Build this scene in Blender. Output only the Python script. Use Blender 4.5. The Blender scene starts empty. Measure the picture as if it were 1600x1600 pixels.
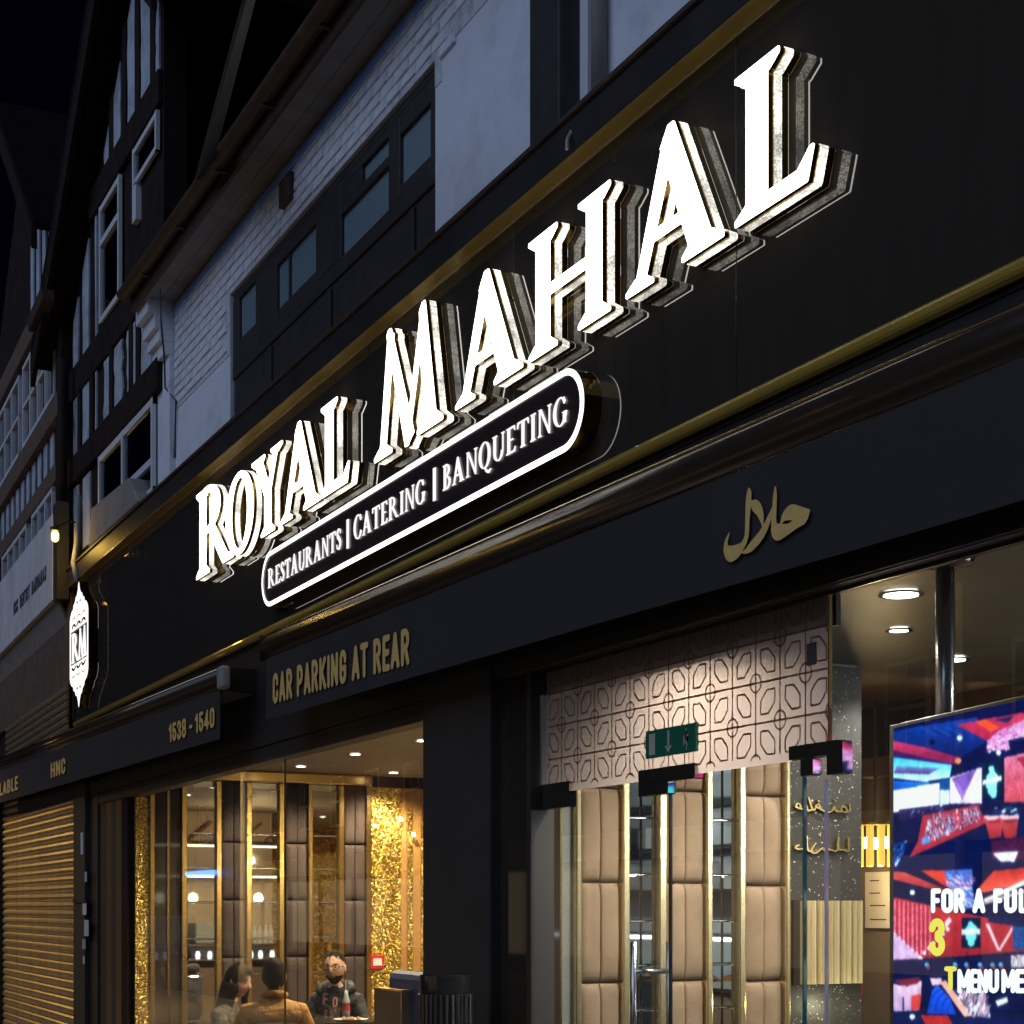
import bpy, bmesh, math, random
import numpy as np
from mathutils import Vector, Matrix
from mathutils.geometry import tessellate_polygon

random.seed(7)
rng = np.random.default_rng(7)
SC = bpy.context.scene
COL = SC.collection

# ------------------------------------------------------------------ camera
FPX, CXP, HYP, EYE, DIST = 2530.0, 800.0, 1420.0, 1.6, 3.5     # focal length / principal column / horizon row (photo pixels), eye height, metres from the fascia
BETA = math.atan2(1280.0, 2530.0)
CB, SB = math.cos(BETA), math.sin(BETA)
cam_d = bpy.data.cameras.new('camera')
cam_d.sensor_width = 36.0
cam_d.lens = 36.0 * FPX / 1600.0
cam_d.shift_y = (HYP - 800.0) / 1600.0
cam_d.clip_start = 0.05
cam_d.clip_end = 800.0
cam = bpy.data.objects.new('camera', cam_d)
COL.objects.link(cam)
cam.location = (0.0, -DIST, EYE)
cam.rotation_euler = (math.radians(90), 0.0, math.pi / 2 - BETA)
SC.camera = cam

# ------------------------------------------------------------------ dusk sky and the soft glow of the evening sky across the street
world = bpy.data.worlds.new('World')
SC.world = world
world.use_nodes = True
wn = world.node_tree
wn.nodes.clear()
sky = wn.nodes.new('ShaderNodeTexSky')
sky.sky_type = 'NISHITA'
sky.sun_disc = False
sky.sun_elevation = math.radians(-4.0)
sky.sun_rotation = math.radians(180.0)
sky.altitude = 30.0
sky.air_density = 1.0
sky.dust_density = 0.4
sky.ozone_density = 3.0
tint = wn.nodes.new('ShaderNodeMix')
tint.data_type = 'RGBA'
tint.blend_type = 'MULTIPLY'
tint.inputs[0].default_value = 1.0
tint.inputs[7].default_value = (0.50, 0.62, 1.0, 1.0)
bgn = wn.nodes.new('ShaderNodeBackground')
bgn.inputs['Strength'].default_value = 0.10
wo = wn.nodes.new('ShaderNodeOutputWorld')
wn.links.new(sky.outputs[0], tint.inputs[6])
wn.links.new(tint.outputs[2], bgn.inputs['Color'])
wn.links.new(bgn.outputs[0], wo.inputs['Surface'])

sun_d = bpy.data.lights.new('dusk_sun', 'SUN')
sun_d.energy = 1.2
sun_d.angle = math.radians(70.0)
sun_d.color = (0.50, 0.665, 1.0)
sun = bpy.data.objects.new('dusk_sun', sun_d)
COL.objects.link(sun)
sun.rotation_euler = (math.radians(58), 0.0, math.radians(14))   # comes over the roofs across the street

# ------------------------------------------------------------------ exposure
SC.view_settings.view_transform = 'Standard'
SC.view_settings.look = 'None'
SC.view_settings.exposure = 0.0
SC.view_settings.gamma = 1.0
SC.view_settings.use_curve_mapping = False
SC.render.engine = 'CYCLES'
SC.cycles.use_denoising = True
SC.cycles.max_bounces = 8
SC.cycles.diffuse_bounces = 3
SC.cycles.glossy_bounces = 4
SC.cycles.transmission_bounces = 6
SC.cycles.transparent_max_bounces = 10
SC.cycles.sample_clamp_indirect = 4.0
SC.cycles.caustics_reflective = False
SC.cycles.caustics_refractive = False

# ================================================================== helpers
def P(px, py, Y=0.0):
    """photo pixel -> point on the vertical plane y = Y (metres)"""
    X = (px - CXP) / FPX
    dx, dy = -CB + X * SB, SB + X * CB
    Z = (Y + DIST) / dy
    return Vector((dx * Z, Y, EYE + (HYP - py) * Z / FPX))

def PX(px, py, XX):
    """photo pixel -> point on the vertical plane x = XX"""
    X = (px - CXP) / FPX
    dx, dy = -CB + X * SB, SB + X * CB
    Z = XX / dx
    return Vector((XX, dy * Z - DIST, EYE + (HYP - py) * Z / FPX))

def PZ(px, py, Z):
    """photo pixel -> point at camera depth Z"""
    X = (px - CXP) / FPX
    return Vector(((-CB + X * SB) * Z, (SB + X * CB) * Z - DIST, EYE + (HYP - py) * Z / FPX))

def PH(px, py, H):
    """photo pixel -> point on the horizontal plane z = H"""
    Z = (H - EYE) * FPX / (HYP - py)
    return PZ(px, py, Z)

def empty(name, loc=(0, 0, 0), rz=0.0):
    o = bpy.data.objects.new(name, None)
    o.empty_display_size = 0.1
    COL.objects.link(o)
    o.location = loc
    o.rotation_euler = (0, 0, rz)
    return o

def tag(o, label=None, cat=None, group=None, kind=None):
    if label: o['label'] = label
    if cat: o['category'] = cat
    if group: o['group'] = group
    if kind: o['kind'] = kind
    return o

class MB:
    def __init__(s):
        s.v = []; s.f = []; s.m = []; s.cur = 0
    def add(s, vs, fs):
        n = len(s.v)
        s.v += [tuple(p) for p in vs]
        s.f += [tuple(i + n for i in f) for f in fs]
        s.m += [s.cur] * len(fs)
        return s
    def box(s, x0, x1, y0, y1, z0, z1):
        if x0 > x1: x0, x1 = x1, x0
        if y0 > y1: y0, y1 = y1, y0
        if z0 > z1: z0, z1 = z1, z0
        return s.add([(x0,y0,z0),(x1,y0,z0),(x1,y1,z0),(x0,y1,z0),(x0,y0,z1),(x1,y0,z1),(x1,y1,z1),(x0,y1,z1)],
                     [(0,3,2,1),(4,5,6,7),(0,1,5,4),(1,2,6,5),(2,3,7,6),(3,0,4,7)])
    def obox(s, o, ax, ay, az):
        """box from origin o spanned by three vectors"""
        o, ax, ay, az = Vector(o), Vector(ax), Vector(ay), Vector(az)
        if ax.cross(ay).dot(az) < 0: ax, ay = ay, ax
        vs = [o, o+ax, o+ax+ay, o+ay, o+az, o+ax+az, o+ax+ay+az, o+ay+az]
        return s.add(vs, [(0,3,2,1),(4,5,6,7),(0,1,5,4),(1,2,6,5),(2,3,7,6),(3,0,4,7)])
    def quad(s, a, b, c, d):
        return s.add([a, b, c, d], [(0,1,2,3)])
    def prism(s, pts, ext):
        """planar polygon (3-D points) extruded by vector ext"""
        pts = [Vector(p) for p in pts]; ext = Vector(ext); n = len(pts)
        nrm = Vector((0,0,0))
        for i in range(n):
            nrm += pts[i].cross(pts[(i+1) % n])
        if nrm.dot(ext) > 0: pts = pts[::-1]
        vs = pts + [p + ext for p in pts]
        fs = [tuple(range(n)), tuple(range(2*n-1, n-1, -1))]
        fs += [(i, i+n, (i+1) % n + n, (i+1) % n) for i in range(n)]
        return s.add(vs, fs)
    def sweep_x(s, prof, a, b):
        """profile of (y, z) offsets swept from point a to point b (closed profile)"""
        a, b = Vector(a), Vector(b); n = len(prof)
        vs = [a + Vector((0, y, z)) for y, z in prof] + [b + Vector((0, y, z)) for y, z in prof]
        fs = [(i, (i+1) % n, (i+1) % n + n, i+n) for i in range(n)] + [tuple(range(n-1, -1, -1)), tuple(range(n, 2*n))]
        return s.add(vs, fs)
    def tube(s, pts, r, seg=8, cap=True):
        pts = [Vector(p) for p in pts]
        rs = r if isinstance(r, (list, tuple)) else [r] * len(pts)
        n0 = len(s.v); up = Vector((0, 0, 1))
        rings = []
        for i, p in enumerate(pts):
            t = (pts[min(i+1, len(pts)-1)] - pts[max(i-1, 0)]).normalized()
            u = t.cross(up if abs(t.z) < 0.95 else Vector((1, 0, 0))).normalized()
            w = u.cross(t)
            rings.append([p + (u*math.cos(2*math.pi*k/seg) + w*math.sin(2*math.pi*k/seg)) * rs[i] for k in range(seg)])
        vs = [p for r_ in rings for p in r_]
        fs = []
        for i in range(len(pts)-1):
            for k in range(seg):
                fs.append((i*seg+k, (i+1)*seg+k, (i+1)*seg+(k+1) % seg, i*seg+(k+1) % seg))
        if cap:
            fs.append(tuple(range(seg))); fs.append(tuple(range((len(pts)-1)*seg+seg-1, (len(pts)-1)*seg-1, -1)))
        return s.add(vs, fs)
    def lathe(s, prof, c=(0,0,0), seg=16, sx=1.0, sy=1.0, caps=True):
        """profile of (radius, z) turned about a vertical axis at c"""
        vs = []; fs = []
        for r, z in prof:
            for k in range(seg):
                a = 2*math.pi*k/seg
                vs.append((c[0]+r*sx*math.cos(a), c[1]+r*sy*math.sin(a), c[2]+z))
        for i in range(len(prof)-1):
            for k in range(seg):
                fs.append((i*seg+k, i*seg+(k+1) % seg, (i+1)*seg+(k+1) % seg, (i+1)*seg+k))
        if caps:
            fs.append(tuple(range(seg-1, -1, -1))); fs.append(tuple(range((len(prof)-1)*seg, len(prof)*seg)))
        return s.add(vs, fs)
    def mesh(s, name, mats):
        me = bpy.data.meshes.new(name)
        me.from_pydata(s.v, [], s.f)
        if not isinstance(mats, (list, tuple)): mats = [mats]
        for m in mats: me.materials.append(m)
        if len(mats) > 1:
            me.polygons.foreach_set('material_index', s.m)
        me.update()
        return me
    def build(s, name, mats, parent=None, smooth=False, bevel=0.0):
        me = s.mesh(name, mats)
        o = bpy.data.objects.new(name, me)
        COL.objects.link(o)
        if parent is not None: o.parent = parent
        if smooth:
            me.polygons.foreach_set('use_smooth', [True] * len(me.polygons)); me.update()
        if bevel:
            md = o.modifiers.new('bevel', 'BEVEL'); md.width = bevel; md.segments = 2; md.limit_method = 'ANGLE'
        return o

def inst(name, me, parent, loc=(0,0,0), rot=(0,0,0), scale=(1,1,1)):
    o = bpy.data.objects.new(name, me)
    COL.objects.link(o); o.parent = parent
    o.location = loc; o.rotation_euler = rot; o.scale = scale
    return o

# ------------------------------------------------------------------ materials
MATS = {}
def mat(name, col, rough=0.6, metal=0.0, spec=0.5, noise=None, bump=None, emit=None, coat=0.0):
    """noise = (scale, second colour, low, high); bump = (scale, strength)"""
    m = bpy.data.materials.new(name); m.use_nodes = True
    nt = m.node_tree; b = nt.nodes['Principled BSDF']
    b.inputs['Base Color'].default_value = (*col, 1)
    b.inputs['Roughness'].default_value = rough
    b.inputs['Metallic'].default_value = metal
    b.inputs['Specular IOR Level'].default_value = spec
    b.inputs['Coat Weight'].default_value = coat
    tc = None
    def coords():
        nonlocal tc
        if tc is None: tc = nt.nodes.new('ShaderNodeTexCoord')
        return tc.outputs['Object']
    if noise:
        n = nt.nodes.new('ShaderNodeTexNoise'); n.inputs['Scale'].default_value = noise[0]; n.inputs['Detail'].default_value = 6; n.inputs['Roughness'].default_value = 0.62
        nt.links.new(coords(), n.inputs['Vector'])
        r = nt.nodes.new('ShaderNodeMapRange'); r.inputs[1].default_value = noise[2]; r.inputs[2].default_value = noise[3]
        nt.links.new(n.outputs[0], r.inputs[0])
        x = nt.nodes.new('ShaderNodeMix'); x.data_type = 'RGBA'
        x.inputs[6].default_value = (*col, 1); x.inputs[7].default_value = (*noise[1], 1)
        nt.links.new(r.outputs[0], x.inputs[0]); nt.links.new(x.outputs[2], b.inputs['Base Color'])
        rr = nt.nodes.new('ShaderNodeMapRange'); rr.inputs[3].default_value = rough * 0.85; rr.inputs[4].default_value = min(1, rough * 1.2 + 0.02)
        nt.links.new(n.outputs[0], rr.inputs[0]); nt.links.new(rr.outputs[0], b.inputs['Roughness'])
    if bump:
        n2 = nt.nodes.new('ShaderNodeTexNoise'); n2.inputs['Scale'].default_value = bump[0]; n2.inputs['Detail'].default_value = 5
        nt.links.new(coords(), n2.inputs['Vector'])
        bp = nt.nodes.new('ShaderNodeBump'); bp.inputs['Strength'].default_value = bump[1]; bp.inputs['Distance'].default_value = bump[2] if len(bump) > 2 else 0.01
        nt.links.new(n2.outputs[0], bp.inputs['Height']); nt.links.new(bp.outputs[0], b.inputs['Normal'])
    if emit:
        b.inputs['Emission Color'].default_value = (*emit[0], 1); b.inputs['Emission Strength'].default_value = emit[1]
    MATS[name] = m
    return m

def emission(name, col, strength):
    m = bpy.data.materials.new(name); m.use_nodes = True
    nt = m.node_tree; nt.nodes.clear()
    e = nt.nodes.new('ShaderNodeEmission'); e.inputs[0].default_value = (*col, 1); e.inputs[1].default_value = strength
    o = nt.nodes.new('ShaderNodeOutputMaterial'); nt.links.new(e.outputs[0], o.inputs[0])
    MATS[name] = m
    return m

def glass(name, tintc=(0.96, 0.98, 0.97), ior=1.5, refl=1.0, dust=0.0):
    """thin pane: see-through with a Fresnel reflection"""
    m = bpy.data.materials.new(name); m.use_nodes = True
    nt = m.node_tree; nt.nodes.clear()
    t = nt.nodes.new('ShaderNodeBsdfTransparent'); t.inputs[0].default_value = (*tintc, 1)
    g = nt.nodes.new('ShaderNodeBsdfGlossy'); g.inputs['Roughness'].default_value = 0.0; g.inputs[0].default_value = (refl, refl, refl, 1)
    f = nt.nodes.new('ShaderNodeFresnel'); f.inputs[0].default_value = ior
    ge = nt.nodes.new('ShaderNodeNewGeometry'); mi = nt.nodes.new('ShaderNodeMix'); mi.inputs[2].default_value = ior; mi.inputs[3].default_value = 1.0/ior
    nt.links.new(ge.outputs['Backfacing'], mi.inputs[0]); nt.links.new(mi.outputs[0], f.inputs[0])
    x = nt.nodes.new('ShaderNodeMixShader'); o = nt.nodes.new('ShaderNodeOutputMaterial')
    nt.links.new(f.outputs[0], x.inputs[0]); nt.links.new(t.outputs[0], x.inputs[1]); nt.links.new(g.outputs[0], x.inputs[2]); nt.links.new(x.outputs[0], o.inputs[0])
    if dust:
        # film of dust, smears and dried drops
        df = nt.nodes.new('ShaderNodeBsdfDiffuse'); df.inputs[0].default_value = (.7, .68, .64, 1)
        tc = nt.nodes.new('ShaderNodeTexCoord'); n1 = nt.nodes.new('ShaderNodeTexNoise'); n1.inputs['Scale'].default_value = 2.2; n1.inputs['Detail'].default_value = 7
        n2 = nt.nodes.new('ShaderNodeTexNoise'); n2.inputs['Scale'].default_value = 46; n2.inputs['Detail'].default_value = 2
        nt.links.new(tc.outputs['Object'], n1.inputs['Vector']); nt.links.new(tc.outputs['Object'], n2.inputs['Vector'])
        r1 = nt.nodes.new('ShaderNodeMapRange'); r1.inputs[1].default_value = .4; r1.inputs[2].default_value = .75; r1.inputs[3].default_value = dust*.3; r1.inputs[4].default_value = dust*1.6
        r2 = nt.nodes.new('ShaderNodeMapRange'); r2.inputs[1].default_value = .70; r2.inputs[2].default_value = .78; r2.inputs[3].default_value = 0; r2.inputs[4].default_value = dust*5
        nt.links.new(n1.outputs[0], r1.inputs[0]); nt.links.new(n2.outputs[0], r2.inputs[0])
        ad = nt.nodes.new('ShaderNodeMath'); ad.operation = 'ADD'; nt.links.new(r1.outputs[0], ad.inputs[0]); nt.links.new(r2.outputs[0], ad.inputs[1])
        x2 = nt.nodes.new('ShaderNodeMixShader'); nt.links.new(ad.outputs[0], x2.inputs[0]); nt.links.new(x.outputs[0], x2.inputs[1]); nt.links.new(df.outputs[0], x2.inputs[2]); nt.links.new(x2.outputs[0], o.inputs[0])
    MATS[name] = m
    return m

def glitter(name, dark, bright, scale, rough=0.3, metal=1.0, tiltk=0.9, frac=(0.35, 1.0)):
    """sequin / glitter covering: every cell has its own tilt and its own tone"""
    m = bpy.data.materials.new(name); m.use_nodes = True
    nt = m.node_tree; b = nt.nodes['Principled BSDF']
    tc = nt.nodes.new('ShaderNodeTexCoord')
    v = nt.nodes.new('ShaderNodeTexVoronoi'); v.inputs['Scale'].default_value = scale
    nt.links.new(tc.outputs['Object'], v.inputs['Vector'])
    sep = nt.nodes.new('ShaderNodeSeparateColor'); nt.links.new(v.outputs['Color'], sep.inputs[0])
    r = nt.nodes.new('ShaderNodeMapRange'); r.inputs[1].default_value = frac[0]; r.inputs[2].default_value = frac[1]
    nt.links.new(sep.outputs[0], r.inputs[0])
    x = nt.nodes.new('ShaderNodeMix'); x.data_type = 'RGBA'
    x.inputs[6].default_value = (*dark, 1); x.inputs[7].default_value = (*bright, 1)
    nt.links.new(r.outputs[0], x.inputs[0]); nt.links.new(x.outputs[2], b.inputs['Base Color'])
    geo = nt.nodes.new('ShaderNodeNewGeometry')
    sub = nt.nodes.new('ShaderNodeVectorMath'); sub.operation = 'SUBTRACT'; sub.inputs[1].default_value = (0.5, 0.5, 0.5)
    nt.links.new(v.outputs['Color'], sub.inputs[0])
    sc = nt.nodes.new('ShaderNodeVectorMath'); sc.operation = 'SCALE'; sc.inputs['Scale'].default_value = tiltk
    nt.links.new(sub.outputs[0], sc.inputs[0])
    ad = nt.nodes.new('ShaderNodeVectorMath'); ad.operation = 'ADD'
    nt.links.new(geo.outputs['Normal'], ad.inputs[0]); nt.links.new(sc.outputs[0], ad.inputs[1])
    nz = nt.nodes.new('ShaderNodeVectorMath'); nz.operation = 'NORMALIZE'; nt.links.new(ad.outputs[0], nz.inputs[0])
    nt.links.new(nz.outputs[0], b.inputs['Normal'])
    b.inputs['Metallic'].default_value = metal; b.inputs['Roughness'].default_value = rough
    MATS[name] = m
    return m

def put(mb, name, m, root, **k):
    """part built in world coordinates, hung under an Empty that stands at the thing's base"""
    o = mb.build(name, m, None, **k)
    o.parent = root
    o.matrix_parent_inverse = (Matrix.Translation(root.location) @ Matrix.Rotation(root.rotation_euler.z, 4, 'Z')).inverted()
    return o
def sub(mb, name, m, part, **k):
    """sub-part in the coordinates of a part made with put()"""
    return mb.build(name, m, part, **k)
def B(x0, x1, y0, y1, z0, z1):
    return MB().box(x0, x1, y0, y1, z0, z1)

# ================================================================== lettering: shapes joined on a fine grid, then traced to outlines
def d_poly(pts):
    pts = np.array(pts, float)
    def f(X, Y):
        d = np.full(X.shape, 1e9); s = np.ones(X.shape); n = len(pts)
        for i in range(n):
            a = pts[i]; b_ = pts[i-1]
            ex, ey = b_[0]-a[0], b_[1]-a[1]
            wx, wy = X-a[0], Y-a[1]
            t = np.clip((wx*ex+wy*ey)/(ex*ex+ey*ey+1e-12), 0, 1)
            qx, qy = wx-ex*t, wy-ey*t
            d = np.minimum(d, qx*qx+qy*qy)
            c1 = Y >= a[1]; c2 = Y < b_[1]; c3 = ex*wy > ey*wx
            flip = (c1 & c2 & c3) | (~c1 & ~c2 & ~c3)
            s = np.where(flip, -s, s)
        return s*np.sqrt(d)
    return f
def d_ell(cx, cy, rx, ry):
    def f(X, Y):
        k = np.sqrt(((X-cx)/rx)**2+((Y-cy)/ry)**2)
        return (k-1.0)*min(rx, ry)
    return f
def d_rect(x0, y0, x1, y1):
    return d_poly([(x0, y0), (x1, y0), (x1, y1), (x0, y1)])
def d_brush(pts):
    """stroke through (x, y, half width) points"""
    def f(X, Y):
        d = np.full(X.shape, 1e9)
        for (ax, ay, ar), (bx, by, br) in zip(pts[:-1], pts[1:]):
            ex, ey = bx-ax, by-ay
            t = np.clip(((X-ax)*ex+(Y-ay)*ey)/(ex*ex+ey*ey+1e-12), 0, 1)
            d = np.minimum(d, np.hypot(X-ax-ex*t, Y-ay-ey*t)-(ar+(br-ar)*t))
        return d
    return f
def U(*fs):
    def f(X, Y):
        d = fs[0](X, Y)
        for g in fs[1:]: d = np.minimum(d, g(X, Y))
        return d
    return f
def SUBT(a, b_):
    return lambda X, Y: np.maximum(a(X, Y), -b_(X, Y))
def INTER(a, b_):
    return lambda X, Y: np.maximum(a(X, Y), b_(X, Y))
def smooth_path(pts, n=6):
    """Catmull-Rom through (x, y, r)"""
    p = np.array(pts, float); out = []
    for i in range(len(p)-1):
        p0 = p[max(i-1, 0)]; p1 = p[i]; p2 = p[i+1]; p3 = p[min(i+2, len(p)-1)]
        for k in range(n):
            t = k/n
            out.append(tuple(0.5*((2*p1)+(-p0+p2)*t+(2*p0-5*p1+4*p2-p3)*t*t+(-p0+3*p1-3*p2+p3)*t**3)))
    out.append(tuple(p[-1]))
    return [(a, b_, max(c, 0.002)) for a, b_, c in out]

def trace(fn, x0, x1, y0, y1, h, tol):
    xs = np.arange(x0, x1+h, h); ys = np.arange(y0, y1+h, h)
    X, Y = np.meshgrid(xs, ys, indexing='ij')
    V = fn(X, Y)
    V[np.abs(V) < 1e-9] = 1e-9
    ins = V < 0
    nx, ny = V.shape
    segs = {}
    code = ins[:-1,:-1]*1 + ins[1:,:-1]*2 + ins[1:,1:]*4 + ins[:-1,1:]*8
    T = {1:[(3,0)],2:[(0,1)],3:[(3,1)],4:[(1,2)],5:[(3,0),(1,2)],6:[(0,2)],7:[(3,2)],8:[(2,3)],9:[(2,0)],10:[(0,1),(2,3)],11:[(2,1)],12:[(1,3)],13:[(1,0)],14:[(0,3)]}
    pos = {}
    def ekey(i, j, e):
        return (i, j, 0) if e == 0 else (i+1, j, 1) if e == 1 else (i, j+1, 0) if e == 2 else (i, j, 1)
    def epos(k):
        i, j, o = k
        i2, j2 = (i+1, j) if o == 0 else (i, j+1)
        t = V[i, j]/(V[i, j]-V[i2, j2])
        return (xs[i]+(xs[i2]-xs[i])*t, ys[j]+(ys[j2]-ys[j])*t)
    for i, j in zip(*np.nonzero((code > 0) & (code < 15))):
        for a, b_ in T[int(code[i, j])]:
            ka, kb = ekey(i, j, a), ekey(i, j, b_)
            segs[ka] = kb
            if ka not in pos: pos[ka] = epos(ka)
            if kb not in pos: pos[kb] = epos(kb)
    loops = []
    while segs:
        k0, k = next(iter(segs.items())); loop = [k0]
        del segs[k0]
        while k != k0 and k in segs:
            loop.append(k); k = segs.pop(k)
        pts = [pos[q] for q in loop]
        pts = simplify(pts, tol)
        if len(pts) >= 3: loops.append(pts)
    return loops

def simplify(pts, tol):
    n = len(pts)
    if n < 8: return pts
    A = np.array(pts)
    far = int(np.argmax(((A-A[0])**2).sum(1)))
    def dp(lo, hi):
        a, b_ = A[lo], A[hi % n]
        idx = np.arange(lo+1, hi)
        if len(idx) == 0: return []
        e = b_-a; L = np.hypot(*e)+1e-12
        Q = A[idx % n]-a
        d = np.abs(Q[:, 0]*e[1]-Q[:, 1]*e[0])/L
        m = int(np.argmax(d))
        if d[m] < tol: return []
        mid = lo+1+m
        return dp(lo, mid)+[mid]+dp(mid, hi)
    keep = [0]+dp(0, far)+[far]+dp(far, n)
    return [pts[k % n] for k in keep]

def stem(x0, x1, y0=0.0, y1=1.0, top=True, bot=True, ov=0.13, th=0.035, br=0.10):
    fs = [d_rect(x0, y0, x1, y1)]
    if bot: fs.append(d_poly([(x0-ov, y0), (x1+ov, y0), (x1+ov, y0+th), (x1+0.02, y0+br), (x0-0.02, y0+br), (x0-ov, y0+th)]))
    if top: fs.append(d_poly([(x0-ov, y1), (x0-ov, y1-th), (x0-0.02, y1-br), (x1+0.02, y1-br), (x1+ov, y1-th), (x1+ov, y1)]))
    return U(*fs)
def ring(cx, cy, rx, ry, tx, ty):
    return SUBT(d_ell(cx, cy, rx, ry), d_ell(cx, cy, rx-tx, ry-ty))

def g_A():
    return U(d_poly([(.50,.93),(.61,1.06),(.69,1.06),(1.22,.03),(.92,.03)]), d_poly([(.55,1.0),(.68,.86),(.27,.03),(.13,.03)]), d_rect(.30,.29,.95,.375),
             d_poly([(0,0),(.40,0),(.40,.035),(.26,.10),(.14,.10),(0,.035)]), d_poly([(.80,0),(1.34,0),(1.34,.035),(1.2,.11),(.92,.11),(.80,.035)])), 1.34
def g_M():
    return U(d_poly([(.12,.03),(.24,.03),(.42,.98),(.30,1.02)]), d_poly([(.27,1.0),(.31,1.04),(.36,1.04),(.83,.05),(.70,-.03),(.66,-.03)]),
             d_poly([(.65,-.03),(.72,-.03),(1.07,.98),(.97,.98)]), d_poly([(.94,.98),(1.0,1.04),(1.05,1.04),(1.27,.03),(1.02,.03)]),
             d_poly([(0,0),(.37,0),(.37,.035),(.25,.10),(.13,.10),(0,.035)]), d_poly([(.90,0),(1.38,0),(1.38,.035),(1.26,.11),(1.02,.11),(.90,.035)])), 1.38
def g_H():
    return U(stem(.13,.37), stem(.99,1.23), d_rect(.3,.45,1.05,.54)), 1.36
def g_L():
    return U(stem(.13,.37,bot=False), d_poly([(0,0),(.80,0),(.87,.215),(.83,.215),(.70,.11),(.3,.105),(.12,.10),(0,.035)])), 0.87
def g_R():
    bowl = INTER(ring(.40,.735,.52,.275,.23,.075), d_rect(.25,.3,1.2,1.1))
    return U(stem(.13,.37), bowl, d_poly([(.46,.50),(.72,.50),(1.18,.10),(1.40,.04),(1.40,0),(1.02,0)])), 1.40
def g_O():
    return ring(.60,.5,.60,.525,.25,.075), 1.20
def g_Y():
    return U(stem(.50,.74,0,.52,top=False), d_poly([(.10,.98),(.38,.98),(.74,.48),(.50,.48)]), d_poly([(.86,.98),(1.0,.98),(.70,.46),(.58,.50)]),
             d_poly([(0,1.0),(0,.965),(.12,.90),(.40,.90),(.50,.965),(.50,1.0)]), d_poly([(.74,1.0),(.74,.965),(.84,.91),(1.0,.91),(1.16,.965),(1.16,1.0)])), 1.16
def g_E():
    return U(stem(.13,.37), d_poly([(.2,1),(.86,1),(.86,.78),(.82,.78),(.72,.905),(.2,.91)]), d_rect(.3,.47,.70,.55), d_rect(.665,.40,.70,.62),
             d_poly([(.2,0),(.86,0),(.93,.23),(.89,.23),(.76,.095),(.2,.09)])), 0.93
def g_S():
    return U(d_brush(smooth_path([(.68,.74,.03),(.66,.88,.045),(.42,.955,.06),(.18,.82,.10),(.26,.62,.115),(.52,.47,.12),(.68,.28,.11),(.52,.08,.08),(.28,.035,.05),(.11,.14,.04),(.08,.27,.03)])), d_rect(.655,.72,.70,.95), d_rect(.065,.05,.11,.29)), 0.80
def g_T():
    return U(stem(.42,.66,top=False), d_rect(.08,.915,1.0,1.0), d_poly([(0,.74),(.04,.74),(.14,.92),(.14,1),(.02,1)]), d_poly([(1.04,.74),(1.08,.74),(1.06,1),(.94,1),(.94,.92)])), 1.08
def g_U():
    bowl = INTER(ring(.62,.34,.49,.365,.22,.075), d_rect(0,-.1,1.3,.36))
    return U(stem(.13,.37,.33,1.0,bot=False), stem(1.02,1.11,.33,1.0,bot=False), bowl), 1.24
def g_N():
    return U(stem(.17,.27,0,1,top=False), stem(1.03,1.13,0.0,1,bot=False), d_poly([(.02,1),(.36,1),(1.13,.05),(1.13,-.04),(1.03,-.04),(.20,.96),(.02,.965)])), 1.27
def g_C():
    r = SUBT(ring(.60,.5,.60,.525,.25,.075), d_poly([(.62,.5),(1.4,1.0),(1.4,0.12)]))
    return U(r, d_rect(.93,.70,.985,.98)), 1.05
def g_G():
    r = SUBT(ring(.60,.5,.60,.525,.25,.075), d_poly([(.62,.5),(1.4,1.0),(1.4,0.44)]))
    return U(r, d_rect(.93,.70,.985,.98), d_rect(.86,.04,1.10,.44), d_rect(.74,.41,1.18,.46)), 1.18
def g_I():
    return stem(.13,.37), 0.50
def g_B():
    b1 = INTER(ring(.38,.755,.40,.255,.20,.075), d_rect(.25,.3,1.2,1.1)); b2 = INTER(ring(.40,.265,.48,.275,.22,.08), d_rect(.25,-.1,1.2,.7))
    return U(stem(.13,.37), b1, b2), 0.90
def g_Q():
    return U(ring(.60,.5,.60,.525,.25,.075), d_brush(smooth_path([(.60,.02,.03),(.78,-.12,.065),(1.02,-.20,.07),(1.28,-.12,.02)]))), 1.24
def g_bar():
    return d_rect(0,-.16,.07,1.10), .07
SERIF = dict(A=g_A, M=g_M, H=g_H, L=g_L, R=g_R, O=g_O, Y=g_Y, E=g_E, S=g_S, T=g_T, U=g_U, N=g_N, C=g_C, G=g_G, I=g_I, B=g_B, Q=g_Q)

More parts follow.
